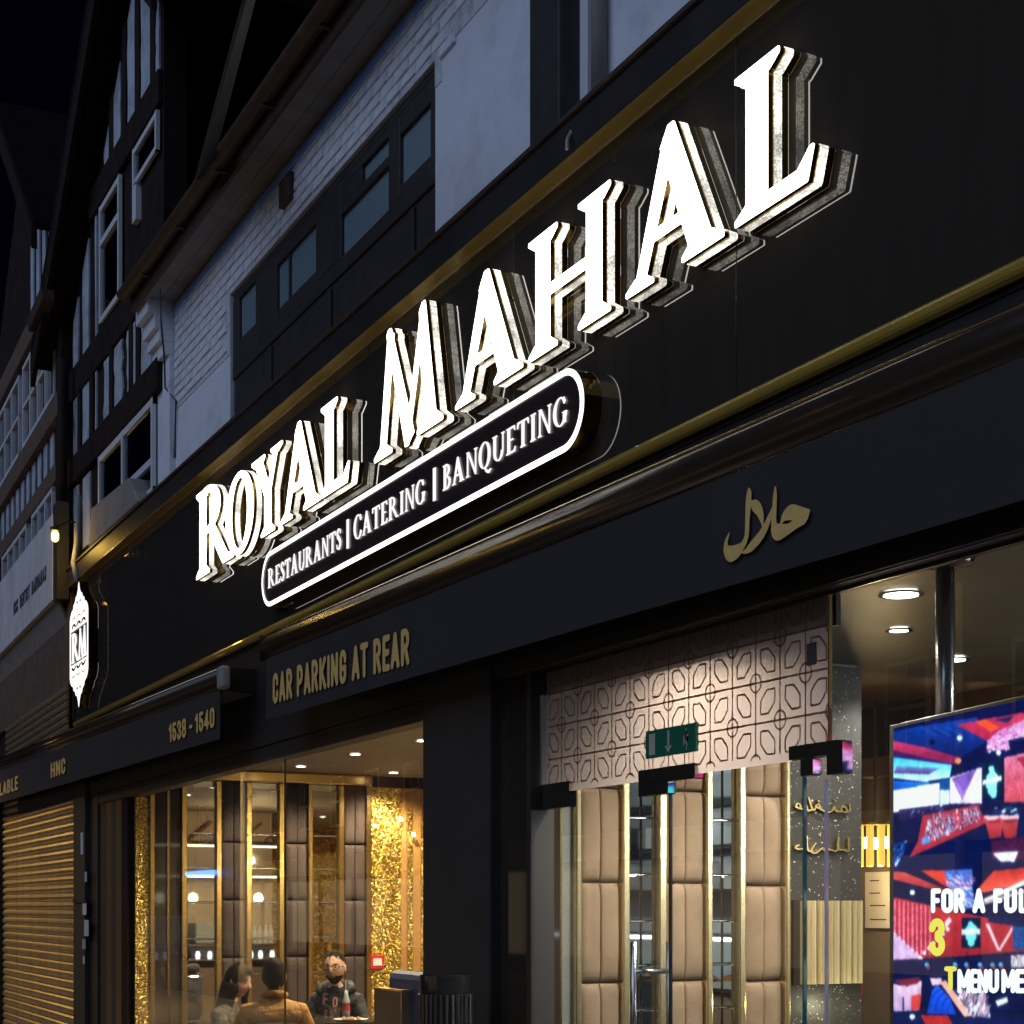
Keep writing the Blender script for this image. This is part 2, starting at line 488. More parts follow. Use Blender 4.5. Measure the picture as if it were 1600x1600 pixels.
# condensed sans (stroke) letters, cap height 1
def sn(w, *strokes):
    r = .095
    return U(*[d_brush([(x, y, r) for x, y in s]) for s in strokes]), w
def arc(cx, cy, rx, ry, a0, a1, n=10):
    return [(cx+rx*math.cos(math.radians(a0+(a1-a0)*k/n)), cy+ry*math.sin(math.radians(a0+(a1-a0)*k/n))) for k in range(n+1)]
def obr(x0, x1, y0, y1):
    """rounded tall O path"""
    r = (x1-x0)/2; cx = (x0+x1)/2
    return arc(cx, y1-r, r, r, 0, 180)+arc(cx, y0+r, r, r, 180, 360)+[(x1, y1-r)]
SANS = {
 'C': lambda: sn(.52, [(.42,.66)]+arc(.26,.74,.16,.17,0,180)+arc(.26,.26,.16,.17,180,360)+[(.42,.34)]),
 'A': lambda: sn(.56, [(.09,.09),(.28,.91)], [(.28,.91),(.47,.09)], [(.15,.30),(.41,.30)]),
 'R': lambda: sn(.54, [(.10,.09),(.10,.91),(.26,.91)]+arc(.26,.70,.17,.21,90,-90)+[(.10,.49)], [(.27,.49),(.44,.09)]),
 'P': lambda: sn(.52, [(.10,.09),(.10,.91),(.26,.91)]+arc(.26,.68,.17,.23,90,-90)+[(.10,.45)]),
 'K': lambda: sn(.55, [(.10,.09),(.10,.91)], [(.44,.91),(.12,.42)], [(.20,.54),(.46,.09)]),
 'I': lambda: sn(.20, [(.10,.09),(.10,.91)]),
 'N': lambda: sn(.56, [(.10,.09),(.10,.91),(.46,.09),(.46,.91)]),
 'G': lambda: sn(.54, [(.43,.68)]+arc(.27,.74,.16,.17,0,180)+arc(.27,.26,.16,.17,180,360)+[(.43,.46),(.29,.46)]),
 'T': lambda: sn(.48, [(.05,.91),(.43,.91)], [(.24,.91),(.24,.09)]),
 'E': lambda: sn(.46, [(.40,.91),(.10,.91),(.10,.09),(.40,.09)], [(.10,.51),(.36,.51)]),
 'H': lambda: sn(.56, [(.10,.09),(.10,.91)], [(.46,.09),(.46,.91)], [(.10,.5),(.46,.5)]),
 'V': lambda: sn(.54, [(.07,.91),(.27,.09),(.47,.91)]),
 'L': lambda: sn(.44, [(.10,.91),(.10,.09),(.38,.09)]),
 'B': lambda: sn(.54, [(.10,.09),(.10,.91),(.25,.91)]+arc(.25,.71,.16,.20,90,-90)+arc(.26,.30,.17,.21,90,-90)+[(.10,.09)], [(.10,.51),(.26,.51)]),
 'F': lambda: sn(.45, [(.40,.91),(.10,.91),(.10,.09)], [(.10,.51),(.34,.51)]),
 'O': lambda: sn(.54, obr(.10,.44,.09,.91)),
 'U': lambda: sn(.54, [(.10,.91)]+arc(.27,.26,.17,.17,180,360)+[(.44,.91)]),
 'M': lambda: sn(.68, [(.10,.09),(.10,.91),(.34,.30),(.58,.91),(.58,.09)]),
 'S': lambda: sn(.52, [(.42,.70)]+arc(.26,.75,.16,.16,0,180)+[(.12,.62),(.40,.40)]+arc(.26,.25,.16,.16,0,-180)+[(.10,.32)]),
 'D': lambda: sn(.54, [(.10,.09),(.10,.91),(.26,.91)]+arc(.26,.72,.18,.19,90,0)+arc(.26,.28,.18,.19,0,-90)+[(.10,.09)]),
 '1': lambda: sn(.34, [(.06,.72),(.22,.91),(.22,.09)]),
 '5': lambda: sn(.52, [(.41,.91),(.12,.91),(.11,.54),(.26,.60)]+arc(.26,.34,.17,.25,80,-180)),
 '3': lambda: sn(.52, [(.09,.74)]+arc(.26,.74,.16,.17,170,-80)+arc(.26,.27,.17,.20,80,-175)),
 '8': lambda: sn(.54, obr(.11,.43,.50,.91), obr(.09,.45,.09,.52)),
 '4': lambda: sn(.54, [(.36,.09),(.36,.91),(.08,.30),(.48,.30)]),
 '0': lambda: sn(.54, obr(.10,.44,.09,.91)),
 '-': lambda: sn(.34, [(.07,.45),(.27,.45)]),
}
_GL = {}
def glyph(ch, font='serif', h=0.012, tol=0.0025):
    k = (ch, font, h)
    if k not in _GL:
        fn, w = (g_bar() if ch == '|' else SERIF[ch]()) if font == 'serif' else SANS[ch]()
        _GL[k] = (trace(fn, -.15, w+.15, -.3, 1.2, h, tol), w)
    return _GL[k]

def fill_loops(mb, loops, to3, back=None):
    """front face of an outline (with holes) plus walls to the back when given"""
    tris = tessellate_polygon([[Vector((x, y, 0)) for x, y in l] for l in loops])
    flat = [p for l in loops for p in l]
    fs = []
    for t in tris:
        a, b_, c = (flat[k] for k in t)
        cr = (b_[0]-a[0])*(c[1]-a[1])-(b_[1]-a[1])*(c[0]-a[0])
        fs.append(tuple(t) if cr > 0 else tuple(t)[::-1])
    mb.add([to3(x, y, 0) for x, y in flat], fs)
    if back is not None: wall_loops(mb, loops, to3, 0.0, back)
def wall_loops(mb, loops, to3, d0, d1, off=0.0):
    for l in loops:
        n = len(l); q = l
        if off:
            A = np.array(l); T = np.roll(A, -1, 0)-np.roll(A, 1, 0)
            Nn = np.stack([-T[:, 1], T[:, 0]], 1); Nn /= np.linalg.norm(Nn, axis=1, keepdims=True)+1e-9
            q = [tuple(p) for p in A+Nn*off]
        vs = [to3(x, y, d0) for x, y in q]+[to3(x, y, d1) for x, y in q]
        mb.add(vs, [(i, i+n, (i+1) % n+n, (i+1) % n) for i in range(n)])
def plane_map(x0, z0, sx, sz, Y):
    """glyph units -> facade plane"""
    return lambda x, y, d: (x0+x*sx, Y+d, z0+y*sz)

# ================================================================== materials used in several places
M = MATS
mat('black_gloss', (0.036, 0.028, 0.021), 0.028, spec=0.55, noise=(1.3, (0.044, 0.035, 0.027), 0.3, 0.8))
mat('black_matt', (0.024, 0.021, 0.020), 0.45, noise=(3, (0.032, 0.029, 0.027), 0.35, 0.75))
mat('charcoal', (0.030, 0.026, 0.025), 0.55, noise=(2.2, (0.040, 0.035, 0.033), 0.3, 0.8))
mat('valance_cloth', (0.030, 0.025, 0.025), 0.80, noise=(2.0, (0.042, 0.036, 0.036), 0.3, 0.8), bump=(160, 0.15))
mat('brass', (0.55, 0.37, 0.10), 0.30, metal=0.55, noise=(2.5, (0.46, 0.30, 0.08), 0.35, 0.8))
mat('pale_gold', (.72, .60, .34), .25, metal=.5)
mat('frame_gold', (.82, .66, .36), .22, metal=.88)
mat('brass_bright', (.66, .44, .08), .28, metal=.45, coat=1.0)
mat('gold_dark', (0.22, 0.14, 0.035), 0.12, metal=1.0)
mat('gold_frame', (0.78, 0.55, 0.20), 0.22, metal=1.0)
mat('glint_gold', (.90, .76, .48), .12, metal=1.0)  # bright gold for the reflection line along the awning tops
mat('bronze_profile', (0.055, 0.036, 0.025), 0.20, metal=0.2, noise=(3, (0.042, 0.028, 0.020), 0.3, 0.8))
mat('steel', (0.55, 0.55, 0.54), 0.25, metal=1.0)
mat('chrome', (0.8, 0.8, 0.8), 0.06, metal=1.0)
mat('grey_plastic', (0.30, 0.30, 0.29), 0.5)
mat('painted_render', (0.76, 0.78, 0.83), 0.85, noise=(2.6, (0.60, 0.61, 0.66), 0.47, 0.72), bump=(16, 0.35, .015))
mat('painted_brick', (0.80, 0.81, 0.86), 0.85, noise=(9, (0.62, 0.63, 0.68), 0.45, 0.75), bump=(40, 0.5))
mat('mortar', (0.66, 0.66, 0.70), 0.95, noise=(12, (0.34, 0.33, 0.34), 0.48, 0.75), bump=(60, 0.5))
mat('blue_paint', (0.20, 0.42, 0.95), 0.7, noise=(7, (0.55, 0.62, 0.80), 0.55, 0.70))
mat('soffit_board', (0.30, 0.27, 0.25), 0.8, noise=(5, (0.22, 0.19, 0.17), 0.35, 0.75))
mat('gutter_iron', (0.055, 0.032, 0.022), 0.55, noise=(8, (0.12, 0.06, 0.03), 0.5, 0.75))
mat('dark_timber', (0.018, 0.012, 0.011), 0.75, spec=.15, noise=(6, (0.034, 0.021, 0.017), 0.4, 0.75), bump=(18, 0.5))
mat('window_timber', (0.030, 0.027, 0.027), 0.55, noise=(6, (0.045, 0.04, 0.038), 0.4, 0.75))
mat('infill', (0.46, 0.50, 0.58), 0.85, noise=(5, (0.30, 0.31, 0.35), 0.46, 0.70), bump=(22, 0.4))
mat('white_upvc', (0.70, 0.71, 0.74), 0.4)
mat('roof_tile', (0.014, 0.009, 0.010), 0.95, spec=.05, noise=(7, (0.010, 0.007, 0.008), 0.35, 0.75), bump=(30, 0.4))
mat('pale_blind', (0.55, 0.62, 0.63), 0.9)
mat('dark_room', (0.02, 0.02, 0.022), 0.9)
mat('asphalt', (0.05, 0.05, 0.05), 0.8, noise=(30, (0.035, 0.035, 0.035), 0.3, 0.7), bump=(120, 0.4))
mat('paving', (0.22, 0.21, 0.20), 0.8, noise=(6, (0.16, 0.155, 0.15), 0.3, 0.7), bump=(60, 0.3))
mat('kerb_stone', (0.26, 0.25, 0.24), 0.8, noise=(10, (0.2, 0.19, 0.18), 0.3, 0.7))
mat('sign_text_gold', (1.0, 0.66, 0.22), 0.45, noise=(20, (0.88, 0.56, 0.18), 0.35, 0.7))
glass('shop_glass', (0.95, 0.97, 0.96), 1.5, dust=.02)
glass('window_glass', (0.80, 0.84, 0.86), 1.5)
emission('letter_face', (1.0, 0.955, 0.86), 5.0)
emission('border_glow', (1.0, 0.95, 0.90), 2.2)
emission('panel_letter', (1.0, 0.96, 0.96), 1.05)
emission('badge_face', (1.0, 0.97, 0.95), 1.25)
mat('upper_blind', (0.72, 0.80, 0.80), 0.9)
mat('sign_panel', (0.045, 0.030, 0.030), 0.25)

def band_material():
    """perforated light strip round the letter sides: rows of small holes that glow"""
    m = bpy.data.materials.new('light_strip'); m.use_nodes = True
    nt = m.node_tree; b = nt.nodes['Principled BSDF']
    tc = nt.nodes.new('ShaderNodeTexCoord')
    v = nt.nodes.new('ShaderNodeTexVoronoi'); v.inputs['Scale'].default_value = 110; v.inputs['Randomness'].default_value = 0.6
    nt.links.new(tc.outputs['Object'], v.inputs['Vector'])
    r = nt.nodes.new('ShaderNodeMapRange'); r.inputs[1].default_value = 0.62; r.inputs[2].default_value = 0.30; r.inputs[3].default_value = 0.55; r.inputs[4].default_value = 1.6
    nt.links.new(v.outputs['Distance'], r.inputs[0])
    n = nt.nodes.new('ShaderNodeTexNoise'); n.inputs['Scale'].default_value = 6
    nt.links.new(tc.outputs['Object'], n.inputs['Vector'])
    r2 = nt.nodes.new('ShaderNodeMapRange'); r2.inputs[1].default_value = 0.35; r2.inputs[2].default_value = 0.65; r2.inputs[3].default_value = 0.5; r2.inputs[4].default_value = 1.7
    nt.links.new(n.outputs[0], r2.inputs[0])
    mu = nt.nodes.new('ShaderNodeMath'); mu.operation = 'MULTIPLY'
    nt.links.new(r.outputs[0], mu.inputs[0]); nt.links.new(r2.outputs[0], mu.inputs[1])
    b.inputs['Base Color'].default_value = (0.5, 0.48, 0.42, 1)
    b.inputs['Emission Color'].default_value = (1.0, 0.95, 0.82, 1)
    nt.links.new(mu.outputs[0], b.inputs['Emission Strength'])
    MATS['light_strip'] = m
band_material()

def fascia_material():
    """polished black sheet: smeared by wiping and rain, very slightly buckled"""
    m = mat('fascia_sheet', (0.034, 0.026, 0.019), .03, spec=.6)
    nt = m.node_tree; b = nt.nodes['Principled BSDF']
    tc = nt.nodes.new('ShaderNodeTexCoord'); mp = nt.nodes.new('ShaderNodeMapping'); mp.inputs['Scale'].default_value = (5, 5, .7)
    nt.links.new(tc.outputs['Object'], mp.inputs['Vector'])
    n = nt.nodes.new('ShaderNodeTexNoise'); n.inputs['Scale'].default_value = 2.0; n.inputs['Detail'].default_value = 8; n.inputs['Roughness'].default_value = .65
    nt.links.new(mp.outputs[0], n.inputs['Vector'])
    r = nt.nodes.new('ShaderNodeMapRange'); r.inputs[1].default_value = .38; r.inputs[2].default_value = .72; r.inputs[3].default_value = .008; r.inputs[4].default_value = .06
    nt.links.new(n.outputs[0], r.inputs[0]); nt.links.new(r.outputs[0], b.inputs['Roughness'])
    x = nt.nodes.new('ShaderNodeMix'); x.data_type = 'RGBA'; x.inputs[6].default_value = (.038, .029, .021, 1); x.inputs[7].default_value = (.062, .049, .037, 1)
    nt.links.new(n.outputs[0], x.inputs[0]); nt.links.new(x.outputs[2], b.inputs['Base Color'])
    n2 = nt.nodes.new('ShaderNodeTexNoise'); n2.inputs['Scale'].default_value = 1.1; n2.inputs['Detail'].default_value = 1
    nt.links.new(tc.outputs['Object'], n2.inputs['Vector'])
    bp = nt.nodes.new('ShaderNodeBump'); bp.inputs['Strength'].default_value = .05; bp.inputs['Distance'].default_value = .02
    nt.links.new(n2.outputs[0], bp.inputs['Height']); nt.links.new(bp.outputs[0], b.inputs['Normal'])
fascia_material()

# ================================================================== street
g = MB(); g.box(-400, 400, -400, 400, -0.5, -0.125); tag(g.build('ground', M['asphalt']), kind='structure')
g = MB(); g.box(-120, 60, -4.6, 0.3, -0.12, 0.0); tag(g.build('pavement', M['paving']), kind='structure')
g = MB(); g.box(-120, 60, -4.75, -4.604, -0.12, 0.003); tag(g.build('kerb', M['kerb_stone']), kind='structure')
g = MB(); g.box(-120, 60, -14.4, -11.6, -0.12, 0.0); tag(g.build('pavement', M['paving']), kind='structure')

# ================================================================== restaurant building
FL = P(118, 1128)[0]              # left end of the fascia
FR = 1.5                          # right end, outside the picture
Z_FB = 3.462; Z_FT = 4.885         # fascia bottom / top
bld = empty('restaurant_building', (FL, 0.15, 0))
tag(bld, 'two storey building with whitewashed brick upper wall above the black restaurant front', 'building')
def bpart(mb, name, m, **k):
    return put(mb, name, m, bld, **k)

# fascia of glossy black sheets with fine joints
seam = [FL] + [P(x, 900)[0] for x in (168, 279, 372)] + [-8.75, -6.9, -5.05, -3.2, -1.35, FR]
for a, b_ in zip(seam[:-1], seam[1:]):
    q = MB(); q.box(a + 0.002, b_ - 0.002, 0.0, 0.10, Z_FB, Z_FT); bpart(q, 'fascia_panel', M['fascia_sheet'], bevel=0.0015)
q = MB(); q.box(FL, FR, 0.012, 0.11, Z_FB - 0.02, Z_FT + 0.01); bpart(q, 'fascia_backing', M['black_matt'])
# brass border: underside of the top moulding, front of the lower strip
q = MB(); q.box(FL, FR, -0.083, 0.0, Z_FT, Z_FT + 0.006); bpart(q, 'brass_trim', M['brass'])
q = MB(); q.box(FL, FR, -0.012, 0.004, Z_FT - 0.007, Z_FT - 0.0005); bpart(q, 'brass_bead', M['pale_gold'])
q = MB(); q.box(FL - 0.01, FR, -0.083, 0.15, Z_FT + 0.006, 5.05); bpart(q, 'cornice', M['black_matt'], bevel=0.006)
q = MB(); q.sweep_x([(-.10, .0), (-.10, .02), (-.03, .05), (.15, .06), (.15, 0)], (FL-.02, 0, 5.052), (FR, 0, 5.052)); bpart(q, 'cornice_flashing', M['gutter_iron'])
q = MB(); q.sweep_x([(-.012, 0), (-.022, .01), (-.027, .02), (-.029, .03), (-.027, .04), (-.022, .05), (-.012, .06), (0, .06), (0, 0)], (FL, 0, Z_FB - 0.004), (FR, 0, Z_FB - 0.004)); bpart(q, 'brass_trim', M['brass_bright'])
q = MB(); q.box(FL, FL + 0.03, -0.03, 0.0, Z_FB + 0.06, Z_FT - 0.008); bpart(q, 'fascia_end', M['black_matt'])
# wall behind the awnings down to the window heads
q = MB(); q.box(FL - 3.4, FR, 0.02, 0.14, 2.73, Z_FB - 0.006); bpart(q, 'shop_header', M['black_matt'])

# ------------------------------------------------------------------ the ten raised letters
FY = -0.095
letters = [('R',-12.03,-11.10,4.091,.640,'first raised letter, capital R, of the word ROYAL'),
           ('O',-11.27,-10.64,4.091,.548,'raised letter O, second in the word ROYAL'),
           ('Y',-10.67,-10.03,4.091,.545,'raised letter Y, third in the word ROYAL'),
           ('A',-10.06,-9.325,4.091,.545,'raised letter A in the middle of ROYAL, before its L'),
           ('L',-9.30,-8.83,4.091,.545,'raised letter L that ends the word ROYAL'),
           ('M',-8.44,-7.52,4.095,.655,'first raised letter, tall capital M, of the word MAHAL'),
           ('A',-7.36,-6.63,4.095,.545,'raised letter A between M and H in the word MAHAL'),
           ('H',-6.565,-5.83,4.093,.543,'raised letter H in the middle of the word MAHAL'),
           ('A',-5.70,-5.00,4.093,.543,'raised letter A between H and L in the word MAHAL'),
           ('L',-4.925,-4.456,4.093,.543,'last raised letter L ending the word MAHAL, largest in view')]
for ch, xa, xb, zb, hc, lab in letters:
    loops, w = glyph(ch, 'serif', 0.0085, 0.0018)
    root = empty('sign_letter', ((xa+xb)/2, 0.0, zb))
    tag(root, 'glowing white ' + lab, 'sign letter', 'letters of the restaurant name')
    mp = plane_map(xa-(xa+xb)/2, 0.0, (xb-xa)/w, hc, FY)
    q = MB(); fill_loops(q, loops, mp); wall_loops(q, loops, mp, 0.0, 0.006); q.build('face', M['letter_face'], root)
    q = MB(); wall_loops(q, loops, mp, 0.0065, 0.094); q.build('side_wall', M['gold_dark'], root)
    q = MB(); wall_loops(q, loops, mp, 0.028, 0.064, off=0.006); q.build('light_band', M['light_strip'], root)

# ------------------------------------------------------------------ long rounded panel sign
def pill(x0, x1, z0, z1, n=20):
    r = (z1-z0)/2; cz = (z0+z1)/2; out = []
    for k in range(n+1):
        a = -math.pi/2+math.pi*k/n; out.append((x1-r+r*math.cos(a), cz+r*math.sin(a)))
    for k in range(n+1):
        a = math.pi/2+math.pi*k/n; out.append((x0+r+r*math.cos(a), cz+r*math.sin(a)))
    return out
ps = empty('panel_sign', (-8.25, 0, 3.60))
tag(ps, 'long rounded black sign reading RESTAURANTS | CATERING | BANQUETING with glowing white border', 'sign')
off = Vector(ps.location)
def pmap(Y): return lambda x, y, d: (x-off.x, Y+d, y-off.z)
PO = pill(-10.45, -6.055, 3.602, 3.962)[::-1]; PI_ = pill(-10.422, -6.083, 3.630, 3.934)[::-1]
q = MB(); fill_loops(q, [PI_], pmap(FY+0.004)); q.build('panel', M['sign_panel'], ps)
q = MB(); fill_loops(q, [PO, PI_[::-1]], pmap(FY)); wall_loops(q, [PO], pmap(FY), 0.0, 0.005); q.build('border', M['border_glow'], ps)
q = MB(); wall_loops(q, [PO], pmap(FY), 0.0055, 0.094); q.build('side_wall', M['gold_dark'], ps)
def serif_line(words, zb, parent, Y, m, thick):
    for txt, xa, xb, hb, hs in words:
        ws = []
        for i, ch in enumerate(txt):
            k = hb if i == 0 else hs
            fn_, w_ = SERIF[ch](); ws.append((ch, k, (trace(lambda X_, Y_, fn_=fn_: fn_(X_, Y_)+.016, -.15, w_+.15, -.3, 1.2, .02, .004), w_)))
        gap = 0.15
        tot = sum(g_[1]*k for _, k, g_ in ws)+gap*hs*(len(ws)-1)
        sx = (xb-xa)/tot; x = xa
        for ch, k, (loops, w) in ws:
            q = MB(); mp = plane_map(x-off.x, zb-off.z, k*sx, k, Y)
            fill_loops(q, loops, mp, back=thick)
            q.build('letter', m, parent)
            x += (w*k+gap*hs)*sx
serif_line([('RESTAURANTS', P(419,905,FY)[0], P(533,850,FY)[0], .128, .124), ('CATERING', P(553,838,FY)[0], P(664,780,FY)[0], .138, .126), ('BANQUETING', P(692,755,FY)[0], P(886,650,FY)[0], .130, .126)],
           3.722, ps, FY-0.004, M['panel_letter'], 0.006)
for px in (543.5, 679):
    X = P(px, 800, FY)[0]-off.x
    q = MB(); q.box(X-.014, X+.014, FY-.004, FY+.002, 3.700-off.z, 3.868-off.z); q.build('divider', M['panel_letter'], ps)

# ------------------------------------------------------------------ emblem with the letters RM
ex0, ex1 = P(109, 1000, FY)[0], P(138, 1000, FY)[0]
ez1, ez0 = P(120, 911, FY)[2], P(124, 1105, FY)[2]
em = empty('emblem_sign', ((ex0+ex1)/2, 0, ez0))
tag(em, 'glowing lantern shaped emblem with the letters RM at the left end of the fascia', 'sign')
ew = (ex1-ex0)/2; eh = ez1-ez0
half = [(0,1.0),(.05,.985),(.10,.945),(.20,.905),(.36,.89),(.40,.865),(.60,.84),(.62,.815),(.80,.80),(.93,.77),(1.0,.73),(1.0,.5)]
half = half+[(x, 1-y) for x, y in half[-2::-1]]
out = [(x*ew, y*eh) for x, y in half]+[(-x*ew, y*eh) for x, y in half[-2:0:-1]]
emap = lambda x, y, d: (x, FY+d, y)
win = [(-.86*ew,.365*eh),(-.86*ew,.635*eh),(.86*ew,.635*eh),(.86*ew,.365*eh)]
q = MB(); fill_loops(q, [out, win[::-1]], emap); q.build('face', M['badge_face'], em)
q = MB(); fill_loops(q, [win], lambda x, y, d: (x, FY+.006, y)); q.build('panel', M['sign_panel'], em)
q = MB(); wall_loops(q, [out], emap, 0.0005, 0.094); q.build('side_wall', M['gold_dark'], em)
for ch, xa, xb in (('R', -.80, -.02), ('M', -.10, .82)):
    loops, w = glyph(ch, 'serif', 0.02, 0.004)
    q = MB(); fill_loops(q, loops, lambda x, y, d, xa=xa, xb=xb, w=w: ((xa+x*(xb-xa)/w)*ew, FY-.002+d, (.38+.235*y)*eh), back=.006); q.build('letter', M['badge_face'], em)
for s in (1, -1):
    for k in range(3):
        cx = (-.52+.52*k)*ew; cy = (.5+s*.165)*eh
        q = MB()
        ring_ = [(.24*ew*math.cos(a), .036*eh*math.sin(a)) for a in np.linspace(0, math.pi, 9)]
        q.add([(cx+x, FY-.003, cy+s*(y-.012*eh)) for x, y in ring_]+[(cx+x*.5, FY-.003, cy+s*(y*.5-.012*eh)) for x, y in ring_], [(i, i+1, i+10, i+9) for i in range(8)])
        q.build('arch_ornament', M['sign_panel'], em)
        q = MB(); cy2 = (.5+s*.215)*eh
        q.add([(cx+x*.9, FY-.003, cy2+s*y*.7) for x, y in ring_]+[(cx+x*.72, FY-.003, cy2+s*y*.5) for x, y in ring_], [(i, i+1, i+10, i+9) for i in range(8)])
        q.build('arch_ornament', M['sign_panel'], em)
    for dx in (-.16, .16):
        q = MB(); cz = (.5+s*.335)*eh
        q.prism([(dx*ew-.09*ew, FY-.003, cz), (dx*ew+.09*ew, FY-.003, cz), (dx*ew, FY-.003, cz+s*.02*eh)], (0, .0025, 0)); q.build('drop_ornament', M['sign_panel'], em)

# ================================================================== upper storey of the restaurant building
WY = 0.15; Z_SOF = 6.73
XW0 = -13.53
q = MB(); q.box(XW0, -11.96, WY, WY+.3, 5.0, Z_SOF); q.box(-8.15, FR, WY, WY+.3, 5.0, Z_SOF); q.box(-11.96, -8.15, WY, WY+.3, 6.272, Z_SOF)
wall = bpart(q, 'upper_wall', M['painted_render'])
# painted bricks that show through the paint: real courses with recessed joints
bricks = []
for k in range(3):
    q = MB(); L = .2; q.box(0, L, 0, .03, 0, .062)
    me = q.mesh('brick', M['painted_brick']); bm = bmesh.new(); bm.from_mesh(me)
    bmesh.ops.bevel(bm, geom=bm.edges[:], offset=.006, segments=1, affect='EDGES')
    for v in bm.verts: v.co += Vector((random.uniform(-.003, .003), random.uniform(-.003, .003), random.uniform(-.002, .002)))
    bm.to_mesh(me); bm.free(); bricks.append(me)
hb = bpart(B(XW0+.01, -6.82, WY-.004, WY, 6.275, 6.70), 'brick_bed', M['mortar'])
bpart(B(-8.148, -8.06, WY-.004, WY, 6.12, 6.274), 'brick_bed', M['mortar'])
hb2 = bpart(B(XW0+.01, -11.962, WY-.004, WY, 5.82, 6.274), 'brick_bed', M['mortar'])
nb = 0
for c in range(11):
    z = 6.70-.0765*(c+1)
    x = XW0+.012-(.105 if c % 2 else 0)
    xe = -6.83 if c < 4 else -8.06 if c < 7 else -11.98
    while x < xe:
        x0 = max(x, XW0+.012)
        if x+.208-x0 > .08 and not (z < 6.27 and -12.15 < x < -8.16) and nb < 295:
            inst('brick', random.choice(bricks), wall, (x0, WY-.010-random.random()*.006, z), scale=((x+.203-x0)/.2, 1, 1)); nb += 1
        x += .2135
bpart(B(XW0, -8.06, WY-.022, WY-.001, Z_SOF-.095, Z_SOF-.028), 'blue_paint_edge', M['blue_paint'])
bpart(B(-8.06, -6.8, WY-.022, WY-.001, Z_SOF-.08, Z_SOF-.028), 'blue_paint_edge', M['blue_paint'])
# small bracket and its screw block high on the wall
a, b_ = P(446, 262, WY), P(462, 300, WY)
bpart(B(a.x, b_.x, WY-.05, WY-.012, 6.42, 6.60), 'wall_bracket', M['gutter_iron'], bevel=.004)
# eaves
for k in range(2):
    bpart(B(XW0-.35, FR, WY-.001-.132*(k+1)+.004, WY-.001-.132*k, Z_SOF, Z_SOF+.02), 'soffit_board', M['soffit_board'])
bpart(B(XW0-.35, FR, -.142, -.115, Z_SOF-.01, Z_SOF+.16), 'eaves_board', M['gutter_iron'])
q = MB(); pr = [(-.145+.06*(math.cos(t)-1), .055*math.sin(t)) for t in np.linspace(0, -math.pi, 9)]
pr += [(y+(-.006 if y < -.2 else .006), z+.001) for y, z in pr[::-1]]
q.sweep_x([(y, z) for y, z in pr], (XW0-.35, 0, Z_SOF+.13), (FR, 0, Z_SOF+.13)); bpart(q, 'gutter', M['gutter_iron'])
for i in range(7):
    X = XW0+.3+i*1.05
    bpart(B(X, X+.03, -.215, -.14, Z_SOF+.06, Z_SOF+.075), 'gutter_bracket', M['gutter_iron'])
# roof in overlapping courses
rp = 50; co, si = math.cos(math.radians(rp)), math.sin(math.radians(rp))
q = MB()
for c in range(26):
    d = c*.16
    o = Vector((XW0-.35, -.19+d*co, Z_SOF+.17+d*si))
    q.obox(o, (FR-XW0+.35, 0, 0), (0, .2*co, .2*si-.012), (0, -.02*si, .02*co))
roof = bpart(q, 'roof', M['roof_tile'])
def roofpt(px, py):
    X = (px-CXP)/FPX; d = Vector((-CB+X*SB, SB+X*CB, (HYP-py)/FPX)); o = Vector((0, -DIST, EYE))
    n = Vector((0, -si, co)); p0 = Vector((0, -.19, Z_SOF+.20))
    return o+d*((p0-o).dot(n)/d.dot(n))
q = MB(); a, b_, c, d = roofpt(305, 290), roofpt(325, 290), roofpt(402, -10), roofpt(388, -10)
q.prism([a, b_, c, d], Vector((0, -si, co))*.02); sub(q, 'lead_flashing', M['window_timber'], roof)
# dark timber post and pale window trims to its right
bpart(B(-6.777, -6.485, .02, WY, 5.05, Z_SOF), 'timber_post', M['window_timber'], bevel=.008)
bpart(B(-6.40, -6.33, .08, WY, 5.06, Z_SOF), 'white_trim', M['white_upvc'], bevel=.005)
q = MB(); q.tube([(-6.26, .10, 5.06), (-6.26, .10, Z_SOF)], .034, 10); bpart(q, 'drain_pipe', M['soffit_board'], smooth=True)
# ragged cable ends and a lamp stub on the cornice
q = MB(); a = P(893, 205, -.08); q.tube([a, a+Vector((.015, -.03, -.05)), a+Vector((.03, -.04, -.10))], .008, 6); bpart(q, 'cable_end', M['grey_plastic'])

# ------------------------------------------------------------------ long window of dark timber set into the wall, sashes at the right standing open
ow = empty('casement_window', (-10.0, WY, 5.05)); ow.parent = bld
ow.matrix_parent_inverse = Matrix.Translation(-Vector(bld.location))
def opart(mb, name, m, **k):
    o = mb.build(name, m, None, **k); o.parent = ow; o.matrix_parent_inverse = Matrix.Translation(-Vector(ow.location)); return o
WT = M['window_timber']
opart(B(-11.96, -8.15, .17, .24, 6.22, 6.27), 'head_beam', WT, bevel=.01)
opart(B(-11.96, -8.15, .165, .24, 5.62, 5.73), 'sill', WT, bevel=.01)
opart(B(-11.96, -8.15, .18, .24, 5.02, 5.62), 'apron_panel', WT)
for X in (-11.1, -9.9, -8.55):
    opart(B(X, X+.07, .160, .18, 5.06, 5.60), 'apron_batten', WT, bevel=.004)
for x0, x1 in ((-11.96, -11.81), (-11.40, -10.93), (-10.12, -9.66), (-8.87, -8.70), (-8.26, -8.15)):
    opart(B(x0, x1, .168, .24, 5.73, 6.22), 'mullion', WT, bevel=.006)
